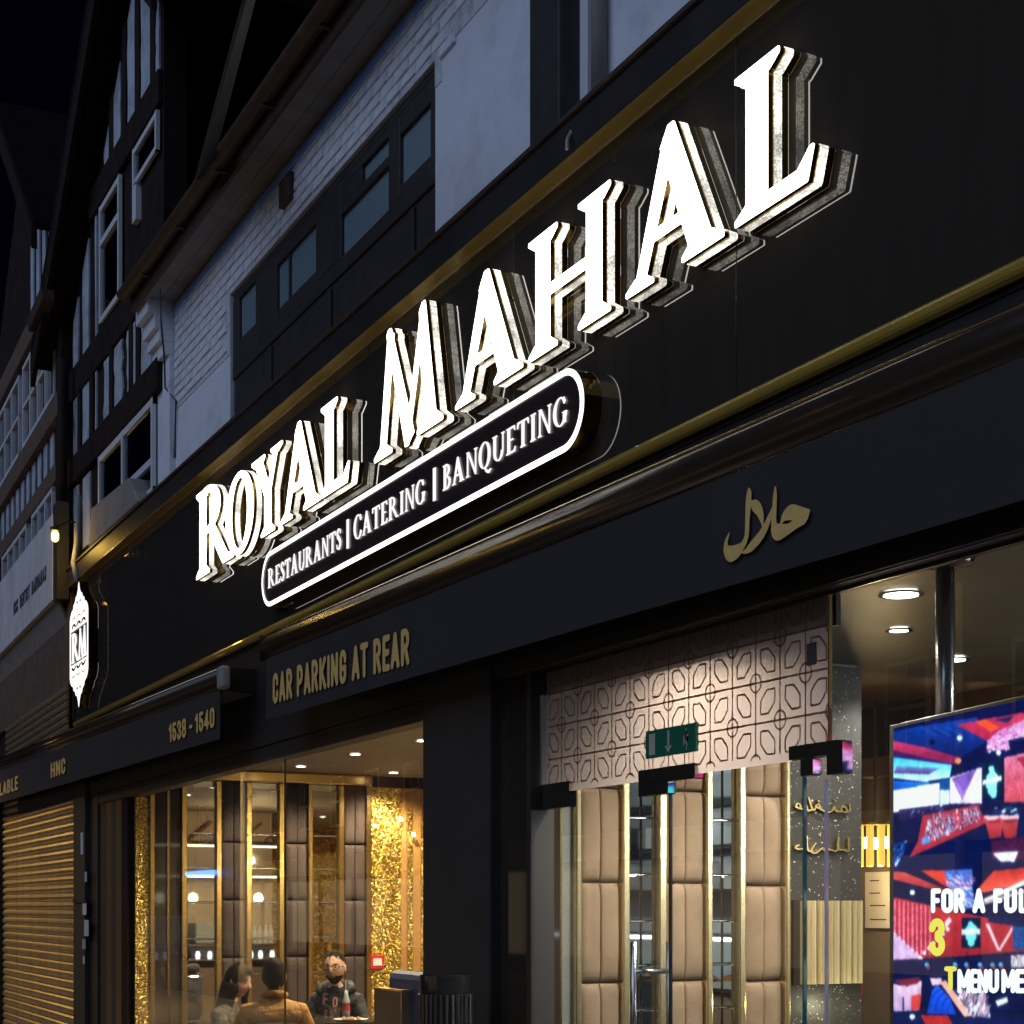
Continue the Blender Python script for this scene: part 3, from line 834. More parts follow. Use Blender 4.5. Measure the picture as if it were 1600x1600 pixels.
for x0, x1, z0, z1 in ((-11.81, -11.40, 5.88, 6.20), (-10.93, -10.12, 5.81, 6.13), (-9.66, -8.87, 5.731, 6.00), (-9.30, -8.87, 6.055, 6.17), (-8.70, -8.26, 5.80, 6.10)):
    opart(B(x0 if z0 < 6.05 else -9.66, x1, .170, .235, z1, 6.22 if not (x0 == -9.66) else 6.055), 'head_filler', WT, bevel=.004)
    if z0 > 6.05: opart(B(-9.66, x0, .170, .235, z0, z1), 'head_filler', WT, bevel=.004)
    elif z0 > 5.74: opart(B(x0, x1, .170, .235, 5.73, z0), 'sill_filler', WT, bevel=.004)
    if True:
        opart(B(x0, x1, .186, .190, z0, z1), 'pane', M['window_glass'])
        opart(B(x0, x1, .194, .199, z0, z1), 'blind', M['upper_blind'])
opart(B(-10.70, -10.67, .180, .196, 5.81, 6.13), 'glazing_bar', WT)
opart(B(-11.96, -8.15, .95, 1.0, 5.0, 6.8), 'dark_interior', M['dark_room'])
opart(B(-11.96, -8.15, .24, 1.0, 5.0, 5.04), 'room_floor', M['dark_room'])

# ------------------------------------------------------------------ corbelled pier between the two houses
steps = [(6.93, 6.62, -.09), (6.62, 6.50, -.03), (6.50, 6.40, .01), (6.40, 6.29, .05), (6.29, 4.9, .095)]
for z1, z0, y in steps:
    bpart(B(-13.93, -13.53, y, .4, z0, z1), 'pier_block', M['painted_render'], bevel=.006)
q = MB(); q.tube([P(250, 452, -.10), P(252, 505, -.10), P(257, 560, .0), P(258, 606, .08), P(275, 626, .13), P(273, 715, .14)], .008, 6); bpart(q, 'cable', M['black_matt'])

# ================================================================== half-timbered gabled house to the left
gh = empty('gabled_house', (-15.6, .1, 0)); tag(gh, 'dark half timbered house with steep gable and white window frames beside the pier', 'building')
gp = lambda mb, name, m, **k: put(mb, name, m, gh, **k)
GY = .10; APX, APZ, SL = -14.60, 10.40, .85
def gz(x): return APZ-SL*abs(x-APX)
gl = -17.45
q = MB(); q.prism([(gl, GY, 4.9), (-13.72, GY, 4.9), (-13.72, GY, gz(-13.72)), (APX, GY, APZ), (gl, GY, gz(gl))], (0, .2, 0)); gp(q, 'timber_wall', M['dark_timber'])
def panel(x0, x1, z0, z1, cut=True, y=GY, jag=0.02, m='infill'):
    """white infill between timbers, hand-cut edges, top follows the gable"""
    pts = []
    n = 6
    for i in range(n+1):
        z = z0+(min(z1, gz(x0)-.32 if cut else z1)-z0)*i/n; pts.append((x0+random.uniform(-jag, jag)*(0 < i < n), z))
    for i in range(n, -1, -1):
        z = z0+(min(z1, gz(x1)-.32 if cut else z1)-z0)*i/n; pts.append((x1+random.uniform(-jag, jag)*(0 < i < n), z))
    if min(z1, max(gz(x0), gz(x1))-.32) <= z0: return
    q = MB(); q.prism([(x, y-.004, z) for x, z in pts], (0, -.018, 0)); gp(q, 'infill_panel', M[m])
for x0, x1 in ((-15.88, -15.62), (-15.50, -15.22), (-14.93, -14.66), (-14.43, -14.08), (-13.90, -13.80)):
    panel(x0, x1, 8.83, 20)
for x0, x1 in ((-17.31, -17.08), (-16.86, -16.58), (-16.28, -16.22)):
    panel(x0, x1, 6.36, 20)
for x0, x1 in ((-15.90, -15.66), (-15.45, -15.15), (-14.95, -14.60), (-14.42, -14.05)):
    panel(x0, x1, 6.36, 6.93, jag=.035)
for x0, x1 in ((-17.30, -17.10), (-16.85, -16.50)):
    panel(x0, x1, 5.30, 6.02)
for z0, z1, y in ((6.05, 6.33, .06), (6.95, 7.28, .04), (8.50, 8.80, .05)):
    q = MB(); x0 = max(gl, APX-(APZ-z1)/SL)
    q.box(x0, -13.74, GY-y, GY, z0, z1); gp(q, 'cross_beam', M['dark_timber'], bevel=.012)
for x in (-17.0, -16.42, -15.56, -14.78, -14.52):
    q = MB(); q.box(x-.07, x+.07, GY-.035, GY, 6.33, min(6.95, gz(x)-.3)); gp(q, 'stud', M['dark_timber'], bevel=.01)
for x in (-15.56, -15.05, -14.54, -13.99):
    q = MB(); q.box(x-.08, x+.08, GY-.035, GY, 8.80, gz(x)-.2); gp(q, 'stud', M['dark_timber'], bevel=.01)
# upper window, two lights with white frames, the right one ajar at its top
def framed(x0, x1, z0, z1, y, t, parts, panem='window_glass'):
    fr = gp(B(x0, x1, y-.03, y, z1-t, z1), 'window_frame', M['white_upvc'])
    sub(B(x0, x1, y-.03, y, z0, z0+t), 'rail', M['white_upvc'], fr)
    for x in parts: sub(B(x-t/2, x+t/2, y-.034, y, z0, z1), 'mullion', M['white_upvc'], fr)
    for a_, b2 in zip(parts[:-1], parts[1:]): sub(B(a_+t/2, b2-t/2, y-.012, y-.008, z0+t, z1-t), 'pane', M[panem], fr)
    sub(B(x0, x1, y+.02, y+.03, z0, z1), 'dark_interior', M['dark_room'], fr)
    return fr
f = framed(-15.98, -15.14, 7.32, 8.46, GY-.02, .055, [-15.95, -15.17])
sub(B(-15.95, -15.17, GY-.055, GY-.02, 8.06, 8.12), 'rail', M['white_upvc'], f)
f = framed(-14.62, -13.78, 8.12, 8.46, GY-.02, .05, [-14.60, -13.80])
gp(B(-14.64, -14.50, GY-.05, GY, 7.80, 8.14), 'window_post', M['white_upvc'])
# lower window with white frame
f = framed(-16.02, -13.90, 5.20, 6.03, GY-.02, .06, [-15.98, -15.02, -13.93])
sub(B(-15.0, -13.95, GY-.05, GY-.02, 5.46, 5.52), 'rail', M['white_upvc'], f)
sub(B(-15.9, -14.0, GY+.005, GY+.012, 5.2, 6.0), 'net_curtain', M['pale_blind'], f)
# bargeboards and roof edge
for s, xe in ((-1, -18.1), (1, -12.9)):
    q = MB(); n = Vector((0, 0, 1))
    a = Vector((APX, GY-.32, APZ+.16)); b_ = Vector((xe, GY-.32, APZ+.16-SL*abs(xe-APX)))
    q.prism([a, b_, b_-n*.30, a-n*.36], (0, .05, 0)); gp(q, 'bargeboard', M['dark_timber'])
    q = MB(); q.prism([a+n*.03, b_+n*.03, b_+n*.03+Vector((0, 4, 0)), a+n*.03+Vector((0, 4, 0))], n*.08); gp(q, 'roof_slope', M['roof_tile'])
    q = MB(); q.prism([a-n*.10, b_-n*.10, b_-n*.10+Vector((0, .34, 0)), a-n*.10+Vector((0, .34, 0))], n*.02); gp(q, 'verge_soffit', M['dark_timber'])
# rusty gutter box in the valley
a = P(56, 520, -.2); b_ = P(78, 470, -.2)
q = MB(); q.sweep_x([(-.08, 0), (-.1, .12), (.05, .12), (.05, 0)], a, b_); gp(q, 'valley_gutter', M['gutter_iron'], bevel=.01)
gp(B(-17.75, -17.45, -.02, .35, 4.9, 7.8), 'dark_return', M['dark_timber'])
q = MB(); q.tube([P(97, 560, -.06), P(97, 900, -.06)], .05, 10); gp(q, 'downpipe', M['dark_timber'], smooth=True)
# whitewashed ledge block at the foot of the house
q = MB(); a = P(138, 770, -.06); b_ = P(200, 765, -.06)
q.prism([(a.x, -.06, 5.12), (b_.x+.4, -.06, 5.12), (b_.x, -.06, 5.42), (a.x+.1, -.06, 5.48)], (0, .3, 0)); gp(q, 'ledge_block', M['soffit_board'], bevel=.015)
q = MB(); a = P(118, 870, -.1)
q.tube([P(122, 775, -.05), P(121, 850, -.08), P(116, 880, -.1), P(121, 905, -.1)], .035, 8); gp(q, 'waste_pipe', M['grey_plastic'], smooth=True)

# ================================================================== neighbouring house at the far left (turned slightly off the line of the street)
nh = empty('timbered_house', (-17.55, -.05, 0), math.radians(-1.7))
tag(nh, 'farther half timbered house with rows of small windows above the white sign board', 'building')
def npart(mb, name, m, **k): return mb.build(name, m, nh, **k)
mat('brown_beam', (0.16, 0.10, 0.07), 0.7, noise=(5, (0.10, 0.065, 0.045), 0.35, 0.7), bump=(20, .4))
q = MB(); q.box(-8, -.02, .10, .5, 2.9, 8.6); npart(q, 'wall', M['dark_timber'])
q = MB(); q.prism([(-5.9, .10, 8.6), (-.02, .10, 8.6), (-2.95, .10, 11.1)], (0, .3, 0)); npart(q, 'gable_wall', M['dark_timber'])
def strip(x0, x1, z0, z1, y=.10):
    npart(B(x0, x1, y-.02, y-.003, z0, z1), 'infill_panel', M['infill'])
for k in range(12):
    x = -.25-.43*k
    strip(x-.24, x, 6.46, 6.86)
for k in range(5):
    x = -.35-.43*k
    zt_ = 8.5+(x*-.85 if True else 0)
    q = MB(); q.prism([(x-.22, .097, 8.52), (x, .097, 8.52), (x, .097, 8.50+max(.1, -x*.85-.15)), (x-.22, .097, 8.5+max(.1, -(x-.22)*.85-.15))], (0, -.018, 0)); npart(q, 'infill_panel', M['infill'])
for z0, z1, y in ((6.24, 6.44, .10), (6.87, 7.12, .07), (8.20, 8.48, .05)):
    npart(B(-8, .02, y-.06, .10, z0, z1), 'cross_beam', M['brown_beam'], bevel=.012)
def nwin(x0, x1, z0, z1, cols, rows):
    t = .05
    fr = npart(B(x0, x1, .03, .09, z1-t, z1), 'window_frame', M['white_upvc'])
    sub(B(x0, x1, .03, .09, z0, z0+t), 'rail', M['white_upvc'], fr)
    for c in range(cols+1):
        x = x0+(x1-x0-t)*c/cols; sub(B(x, x+t, .027, .09, z0, z1), 'mullion', M['white_upvc'], fr)
    for r in range(1, rows):
        z = z0+(z1-z0)*r/rows; sub(B(x0, x1, .032, .09, z-.02, z+.02), 'glazing_bar', M['white_upvc'], fr)
    for c in range(cols):
        xa = x0+(x1-x0-t)*c/cols+t; xb = x0+(x1-x0-t)*(c+1)/cols
        sub(B(xa, xb, .06, .064, z0+t, z1-t), 'pane', M['window_glass'], fr)
    sub(B(x0, x1, .092, .096, z0, z1), 'dark_interior', M['dark_room'], fr)
nwin(-2.6, -.35, 7.16, 8.15, 4, 2)
nwin(-5.4, -2.9, 7.16, 8.15, 4, 2)
nwin(-1.9, -.45, 5.66, 6.20, 3, 1)
nwin(-4.4, -2.3, 5.66, 6.20, 4, 1)
for z0, z1 in ((6.44, 6.87), (5.72, 6.24)):
    npart(B(-.20, -.02, .05, .098, z0, z1), 'corner_stud', M['infill'])
q = MB(); q.prism([(-.05, -.25, 8.6), (-.05, -.25, 8.85), (-3.0, -.25, 11.4), (-3.0, -.25, 11.1)], (0, .06, 0)); npart(q, 'bargeboard', M['dark_timber'])
q = MB(); q.prism([(.1, -.25, 8.75), (-3.0, -.25, 11.42), (-3.0, 4, 11.42), (.1, 4, 8.75)], (0, 0, .08)); npart(q, 'roof_slope', M['roof_tile'])
q = MB(); q.obox((.02, -.02, 7.0), (.30, 0, -.42), (0, .06, 0), (.06, 0, .08)); npart(q, 'brace', M['brown_beam'])
# plain brown panel below the sign and ribbed cladding under it
npart(B(-8, .62, .03, .10, 3.92, 4.86), 'lower_fascia', M['brown_beam'])
q = MB(); q.prism([(-8, -.06, 4.80), (.45, -.06, 4.80), (.45, .04, 4.55), (-8, .04, 4.55)], (0, .03, .0)); npart(q, 'coved_board', M['soffit_board'])
mat('shutter_metal', (0.80, 0.66, 0.40), 0.30, metal=0.8, noise=(7, (0.46, 0.37, 0.22), 0.35, 0.75))
for k in range(9):
    z = 3.20+.082*k
    q = MB(); q.sweep_x([(0, 0), (-.022, .014), (-.028, .035), (-.018, .058), (0, .07)], (-3.9, .03, z), (.60, .03, z)); npart(q, 'cladding_rib', M['shutter_metal'])
# white shop sign
ds = empty('shop_sign', (-17.3, -.14, 4.80), math.radians(-1.7))
tag(ds, 'plain white fascia board with one small line of dark lettering, far left', 'sign')
mat('sign_white', (0.80, 0.77, 0.77), 0.55, noise=(2, (0.58, 0.55, 0.56), .35, .7))
B(-6, .16, -.03, .07, 0, .90).build('board', M['sign_white'], ds, bevel=.006)
B(.163, .40, -.02, .10, -.02, .98).build('end_post', M['charcoal'], ds)
x = -2.55
txt_m = mat('sign_text_dark', (0.06, 0.05, 0.055), .6)
for w in ('BSC', 'DENTIST', 'BARNABAS'):
    for ch in w:
        lp, wd = glyph(ch, 'sans', .05, .01)
        q = MB(); fill_loops(q, lp, lambda a_, b2, d, x=x: (x+a_*.20, -.033, .28+b2*.16)); q.build('letter', txt_m, ds)
        x += (wd+.08)*.20
    x += .12
# lamp over that board
sl = empty('sign_lamp', tuple(P(86, 838, -.3))); tag(sl, 'small warm lamp shining on the far white sign board', 'lamp')
q = MB(); q.lathe([(.02, -.05), (.035, -.03), (.035, .03), (.02, .05)], seg=10); q.build('bulb', emission('sodium_bulb', (1.0, .62, .08), 14), sl)
q = MB(); q.lathe([(.02, .05), (.05, .055), (.05, .09), (.01, .10)], seg=10); q.build('cap', M['black_matt'], sl)
q = MB(); q.tube([(0, 0, .09), (0, .12, .16), (0, .2, .16)], .01, 6); q.build('arm', M['black_matt'], sl)
ld = bpy.data.lights.new('sign_lamp_light', 'POINT'); ld.energy = 6; ld.color = (1, .62, .12); ld.shadow_soft_size = .05
lo = bpy.data.objects.new('sign_lamp_light', ld); COL.objects.link(lo); lo.parent = sl; lo.location = (0, -.06, -.08)

# ================================================================== roller shutter of the neighbouring shop
rs = empty('roller_shutter', (-19, .05, 0)); tag(rs, 'closed ribbed metal roller shutter catching yellow street light under the awning', 'shutter')
q = MB(); pr = [(0, 0), (-.010, .004), (-.026, .020), (-.030, .045), (-.022, .070), (-.006, .086), (0, .088)]
q.sweep_x(pr, (-2.35, 0, 0), (2.16, 0, 0)); sm = q.mesh('slat', M['shutter_metal'])
for k in range(34):
    o = inst('slat', sm, rs, (0, 0, .02+.0925*k))
put(B(-21.45, -21.36, -.02, .12, 0, 3.1), 'guide_rail', M['black_matt'], rs)
put(B(-16.83, -16.76, -.02, .12, 0, 3.1), 'guide_rail', M['charcoal'], rs)
put(B(-21.4, -16.8, .0505, .07, 0, 3.15), 'back_sheet', M['black_matt'], rs)

# ================================================================== awnings folded in their cassettes
AY = -.25
def awning(name, xl, xr, ztl, ztr, zbl, zbr, label, texts):
    r = empty(name, ((xl+xr)/2, .0, (zbl+zbr)/2)); tag(r, label, 'awning')
    a0, a1 = Vector((xl, AY, ztl)), Vector((xr, AY, ztr))
    prof = [(.02, 0), (.006, -.004), (-.004, -.02), (-.010, -.05), (-.008, -.085), (.004, -.115), (.02, -.135), (.05, -.14), (.05, .0)]
    q = MB(); q.sweep_x(prof, a0, a1); put(q, 'front_profile', M['bronze_profile'], r, smooth=True)
    q = MB(); q.tube([a0+Vector((0, .012, .004)), a1+Vector((0, .012, .004))], .0055, 12); put(q, 'edge_glint', M['glint_gold'], r, smooth=True)  # added bright tube standing for the sign's reflection along the profile edge
    q = MB(); q.sweep_x([(.052, -.01), (.06, .0), (.262, .0), (.262, -.16), (.052, -.15)], a0, a1); put(q, 'cassette', M['black_matt'], r)
    q = MB(); n = 24
    vs = []; fs = []
    for i in range(n+1):
        t = i/n; x = xl+.03+(xr-xl-.06)*t; zt_ = ztl+(ztr-ztl)*t-.141; zb_ = zbl+(zbr-zbl)*t
        for j in range(4):
            s = j/3; vs.append((x, AY+.018+.004*math.sin(x*2.7+s)*s, zt_+(zb_-zt_)*s))
    for i in range(n):
        for j in range(3):
            k = i*4+j; fs.append((k, k+1, k+5, k+4))
    q.add(vs, fs); va = put(q, 'valance', M['valance_cloth'], r)
    md = va.modifiers.new('thick', 'SOLIDIFY'); md.thickness = .004
    for xe, s in ((xl, -1), (xr, 1)):
        zt_ = ztl if s < 0 else ztr
        q = MB(); q.box(xe-.012 if s < 0 else xe+.001, xe-.001 if s < 0 else xe+.012, AY-.012, .02, zt_-.15, zt_+.016); put(q, 'end_cap', M['bronze_profile'], r, bevel=.003)
    for txt, x0, x1, z0, z1, hgt in texts:
        x = 0; items = []
        for ch in txt:
            if ch == ' ': x += .30; continue
            lp, wd = glyph(ch, 'sans', .022, .005); items.append((lp, x)); x += wd+.09
        W = x-.09
        for lp, gx in items:
            q = MB(); fill_loops(q, lp, lambda a_, b2, d, gx=gx: (x0+(gx+a_)/W*(x1-x0), AY+.007, z0+(z1-z0)*(gx+a_)/W+b2*hgt)); put(q, 'letter', M['sign_text_gold'], r)
    return r
aw1 = awning('folded_awning', -23.5, -10.93, 3.44, 3.262, 2.895, 2.782, 'folded awning with dark valance lettered 1538 - 1540 and HNC',
             [('1538 - 1540', -12.26, -11.05, 2.872, 2.872, .142), ('HNC', P(78,1222,AY)[0], P(101,1210,AY)[0], 2.93, 2.93, .155), ('AVAILABLE', P(-22,1245,AY)[0], P(27,1230,AY)[0], 2.94, 2.94, .155)])
put(B(-10.917, -10.80, AY-.02, AY+.05, 3.115, 3.272), 'end_bracket', M['grey_plastic'], aw1, bevel=.02)
aw2 = awning('folded_awning', -9.97, 1.4, 3.338, 3.20, 2.808, 2.665, 'folded awning with dark valance lettered CAR PARKING AT REAR',
             [('CAR PARKING AT REAR', -9.775, -7.595, 2.888, 2.845, .190)])
# gold Arabic word on the same valance
hx = lambda zx, zy: (1100+zx/8.0, 740+zy/8.0)
def arab(pts, n=5):
    """brush strokes laid out on the cloth (metres on the valance)"""
    out = []
    for zx, zy, w in pts:
        p = P(*hx(zx, zy), AY); out.append((p.x, p.z, w*.70))
    return d_brush(smooth_path(out, n))
k = .0019
word = [arab([(1300,455,.004),(1230,500,.028),(1150,490,.034),(1060,480,.036),(985,530,.022),(935,625,.004)]),
        arab([(1290,470,.006),(1230,555,.026),(1140,610,.026),(1030,690,.026),(910,730,.040),(862,690,.030),(852,600,.020),(858,420,.017),(866,280,.016),(870,165,.006)]),
        arab([(845,400,.004),(815,500,.014),(760,640,.022),(690,770,.026),(590,890,.026),(520,955,.016),(460,990,.004)]),
        arab([(575,360,.010),(620,400,.030),(665,450,.028),(700,550,.018),(710,650,.004)]),
        arab([(540,180,.005),(540,260,.022),(530,400,.022),(520,600,.018),(510,780,.018),(460,900,.022),(380,975,.036),(310,1000,.040),(258,950,.024),(255,850,.014),(300,730,.003)])]
fn = U(*word)
lp = trace(fn, -4.86, -4.18, 2.76, 3.12, .0042, .0012)
q = MB(); fill_loops(q, lp, lambda x, z, d: (x, AY+.007, z)); put(q, 'arabic_lettering', M['sign_text_gold'], aw2)

# ================================================================== shopfront: pillars, frames, glass
GYP = .10                                   # glass line
sf = bld
bpart(B(-16.76, -16.30, -.02, .16, 0, 2.9), 'pillar', M['charcoal'], bevel=.008)
bpart(B(-16.30, -15.95, .03, .16, 0, 2.9), 'pillar', M['black_matt'], bevel=.006)
bpart(B(-7.985, -7.165, .0, .22, 0, 2.95), 'pillar', M['charcoal'], bevel=.01)
bpart(B(-7.163, -6.83, .055, .22, 0, 2.95), 'door_jamb', M['black_gloss'], bevel=.006)
bpart(B(-6.828, -6.785, .03, .16, 0, 2.80), 'door_jamb', M['black_matt'], bevel=.004)
# stickers and a strap on the pillar by the shutter
for px, py, w, h in ((128, 1318, .12, .22), (132, 1420, .18, .12), (135, 1450, .2, .16), (131, 1475, .15, .1), (134, 1370, .1, .1), (131, 1500, .08, .08)):
    p = P(px, py, -.022)
    q = B(p.x-w/2, p.x+w/2, -.0235, -.0205, p.z-h/2, p.z+h/2)
    bpart(q, 'sticker', random.choice([M['sign_white'], M['pale_blind'], M['infill']]))
bpart(B(-16.8, -16.2, -.035, -.021, 1.66, 1.70), 'strap', M['black_matt'])
q = MB(); p = P(146, 1212, -.06); q.lathe([(.05, -.06), (.05, .02), (.02, .05)], c=tuple(p), seg=12); q.box(p.x-.02, p.x+.02, -.06, .03, p.z-.02, p.z+.02); bpart(q, 'camera_dome', M['black_gloss'])
# left window frame with slim bronze posts
mat('bronze_post', (0.20, 0.13, 0.07), .4, metal=.6)
for x0, x1, m in ((-15.95, -15.66, 'black_matt'), (-15.66, -15.45, 'bronze_post'), (-15.45, -15.28, 'black_matt'), (-15.28, -15.05, 'bronze_post'), (-15.05, -14.82, 'dark_timber')):
    bpart(B(x0, x1, .05, .15, 0, 2.74), 'window_post', M[m], bevel=.004)
bpart(B(-15.95, -7.985, .035, .16, 2.62, 2.728), 'window_head', M['black_matt'], bevel=.006)
bpart(B(-15.95, -7.985, .03, .18, 0, .12), 'window_sill', M['black_matt'], bevel=.006)
gx = [-14.80, P(264, 1300, GYP)[0], P(445, 1300, GYP)[0], -8.0]
for a, b_ in zip(gx[:-1], gx[1:]):
    bpart(B(a+.003, b_-.003, GYP, GYP+.004, .12, 2.62), 'window_pane', M['shop_glass'])
edge_m = mat('glass_edge', (0.35, 0.42, 0.38), .1, spec=.8)
for x in gx[1:3]:
    bpart(B(x-.003, x+.003, GYP-.004, GYP+.008, .12, 2.62), 'pane_edge', M['gold_frame'])
# entrance: head, transom film, doors, side pane
TX0, TX1 = P(853, 1100, GYP)[0], P(1296, 1000, GYP)[0]
bpart(B(-6.785, FR, .035, .16, 2.725, 2.80), 'entrance_head', M['black_matt'], bevel=.004)
bpart(B(-6.785, FR, .088, .094, 2.712, 2.725), 'head_bead', M['bronze_profile'])
ZT = 2.142
film = bpy.data.materials.new('frosted_film'); film.use_nodes = True
nt = film.node_tree; nt.nodes.clear()
d1 = nt.nodes.new('ShaderNodeBsdfDiffuse'); d1.inputs[0].default_value = (.50, .42, .385, 1)
d2 = nt.nodes.new('ShaderNodeBsdfTranslucent'); d2.inputs[0].default_value = (.33, .275, .245, 1)
mx = nt.nodes.new('ShaderNodeMixShader'); mx.inputs[0].default_value = .6
ou = nt.nodes.new('ShaderNodeOutputMaterial')
nt.links.new(d1.outputs[0], mx.inputs[1]); nt.links.new(d2.outputs[0], mx.inputs[2]); nt.links.new(mx.outputs[0], ou.inputs[0])
tr = bpart(MB().quad((TX0, GYP+.004, ZT), (TX1, GYP+.004, ZT), (TX1, GYP+.004, 2.80), (TX0, GYP+.004, 2.80)), 'frosted_transom', film)
# geometric lattice printed on the film
lat_m = mat('lattice_gold', (0.29, 0.15, 0.06), .45)
q = MB(); A_ = .308; hw = .0040
YL = GYP-.001
def seg2(x0, z0, x1, z1):
    # clip to the film
    if max(x0, x1) > TX1-.004 or min(x0, x1) < TX0+.004 or max(z0, z1) > 2.79 or min(z0, z1) < ZT+.006: return
    d = Vector((x1-x0, 0, z1-z0)); L = d.length
    n = Vector((-d.z, 0, d.x))/L*hw
    a, b2 = Vector((x0, YL, z0)), Vector((x1, YL, z1))
    q.add([a-n, b2-n, b2+n, a+n], [(0, 1, 2, 3)])
def segs(x0, z0, x1, z1, n=8):
    for k in range(n):
        seg2(x0+(x1-x0)*k/n, z0+(z1-z0)*k/n, x0+(x1-x0)*(k+1)/n, z0+(z1-z0)*(k+1)/n)
pc = P(1110, 1083, GYP)
for i in range(-22, 24):
    for j in range(-5, 7):
        cx, cz = pc.x+i*A_/2, pc.z+j*A_/2
        segs(cx-A_/4, cz, cx+A_/4, cz, 3); segs(cx, cz-A_/4, cx, cz+A_/4, 3)
        if (i+j) % 2 == 0:
            r = .115*A_
            for k in range(14):
                a0, a1 = 2*math.pi*k/14, 2*math.pi*(k+1)/14
                seg2(cx+r*math.cos(a0), cz+r*math.sin(a0), cx+r*math.cos(a1), cz+r*math.sin(a1))
            R_ = .235*A_; t_ = .105*A_
            for sx in (-1, 1):
                for sz in (-1, 1):
                    segs(cx+sx*t_, cz+sz*R_, cx+sx*R_, cz+sz*t_, 3)
                    segs(cx+sx*t_, cz+sz*R_, cx+sx*t_, cz+sz*(.395*A_), 3); segs(cx+sx*R_, cz+sz*t_, cx+sx*(.395*A_), cz+sz*t_, 3)
bpart(B(TX0, TX1, GYP+.03, GYP+.05, 2.61, 2.90), 'shade_board', M['black_matt'])  # unseen board added behind the film to shade its top band
lt = sub(q, 'lattice_print', lat_m, tr)
lt['kind'] = 'stuff'
# green exit sign and the small square sticker
es = empty('exit_sign', tuple(P(1049, 1180, GYP-.01))); tag(es, 'small green running man exit sign stuck on the frosted glass above the door', 'sign')
sw = P(1088, 1150, GYP)[0]-P(1010, 1150, GYP)[0]; sh = .115
B(-sw/2, sw/2, -.006, .006, 0, sh).build('plate', mat('exit_green', (0.0, 0.17, 0.10), .4), es)
wm = mat('exit_white', (.62, .56, .46), .5)
q = MB(); q.box(-.42*sw, -.30*sw, -.0085, -.0065, .012, sh-.015); q.build('door_mark', wm, es)
q = MB(); q.box(-.045*sw, -.01*sw, -.0085, -.0065, .035, sh-.012); q.prism([(-.10*sw, -.0085, .04), (.045*sw, -.0085, .04), (-.028*sw, -.0085, .012)], (0, .002, 0)); q.build('arrow_mark', wm, es)
fn = U(d_brush([(.30,.86,.07),(.301,.861,.07)]), d_brush([(.26,.68,.07),(.20,.42,.06)]), d_brush([(.26,.68,.035),(.44,.60,.03),(.5,.68,.03)]), d_brush([(.24,.66,.035),(.06,.60,.03),(.04,.46,.03)]), d_brush([(.20,.42,.05),(.36,.30,.04),(.30,.06,.035)]), d_brush([(.20,.42,.05),(.14,.24,.04),(-.08,.18,.035)]))
lp = trace(fn, -.3, .7, -.1, 1.1, .03, .008)
q = MB(); fill_loops(q, lp, lambda x, y, d: (.26*sw+x*.26*sw*.8, -.0075, .008+y*(sh-.016))); q.build('running_figure', wm, es)
st = P(1269, 1022, GYP)
bpart(B(st.x-.028, st.x+.028, GYP-.004, GYP-.001, st.z-.04, st.z+.04), 'sticker', mat('grey_sticker', (.10, .09, .10), .5))
# clear panes
bpart(B(TX1+.004, FR, GYP+.002, GYP+.006, .02, 2.72), 'side_pane', M['shop_glass'])
bpart(B(TX1-.004, TX1+.003, GYP-.004, GYP+.010, ZT-.02, 2.72), 'pane_edge', M['gold_frame'])
# glass double doors
dr = empty('glass_door', (P(873, 1300, GYP)[0], GYP, 0)); tag(dr, 'frameless glass door leaf with long steel pull handles and black corner fittings', 'door')
xa, xb = P(872, 1300, GYP)[0], P(1043, 1300, GYP)[0]; xc = P(1252, 1300, GYP)[0]
put(B(xa, xb, GYP+.012, GYP+.018, .02, ZT-.012), 'pane', M['shop_glass'], dr)
put(B(xa-.004, xa+.003, GYP+.010, GYP+.020, .02, ZT-.012), 'pane_edge', M['gold_frame'], dr)
put(B(xb-.004, xb+.004, GYP+.008, GYP+.022, .02, ZT-.012), 'pane_edge', M['black_gloss'], dr)
def fitting(px0, py0, px1, py1, root, y0=GYP-.012, y1=GYP+.03):
    a, b2 = P(px0, py0, y0), P(px1, py1, y0)
    zc = (P((px0+px1)/2, py0, y0).z, P((px0+px1)/2, py1, y0).z)
    o = put(B(a.x, b2.x, y0, y1, min(zc), max(zc)), 'patch_fitting', M['black_gloss'], root, bevel=.003)
    sub(B(b2.x+.0005, b2.x+.006, y0+.002, y1-.002, min(zc)+.004, max(zc)-.004), 'end_plate', M['chrome'], o)
fitting(847, 1223, 888, 1263, dr); fitting(997, 1198, 1084, 1222, dr); fitting(997, 1222, 1042, 1243, dr)
hx_ = P(990, 1500, .03)[0]
for y in (.03, .205):
    q = MB(); q.tube([(hx_, y, .85), (hx_, y, 1.46)], .013, 10); put(q, 'handle', M['steel'], dr, smooth=True)
q = MB(); q.tube([(hx_, .03, 1.335), (hx_, .205, 1.335)], .012, 10); put(q, 'handle_rod', M['steel'], dr, smooth=True)
dr2 = empty('glass_door', (xc, GYP, 0)); tag(dr2, 'clear frameless glass door leaf with an L shaped black fitting beside the screen', 'door')
put(B(xb+.012, xc, GYP+.012, GYP+.018, .02, ZT-.012), 'pane', M['shop_glass'], dr2)
put(B(xc-.004, xc+.004, GYP+.008, GYP+.022, .02, ZT-.06), 'pane_edge', mat('green_edge', (.05, .22, .17), .1, spec=.9), dr2)
fitting(1232, 1161, 1308, 1183, dr2); fitting(1291, 1158, 1314, 1210, dr2, GYP-.014, GYP+.034); fitting(1250, 1186, 1268, 1212, dr2)
xe = P(1290, 1300, GYP)[0]
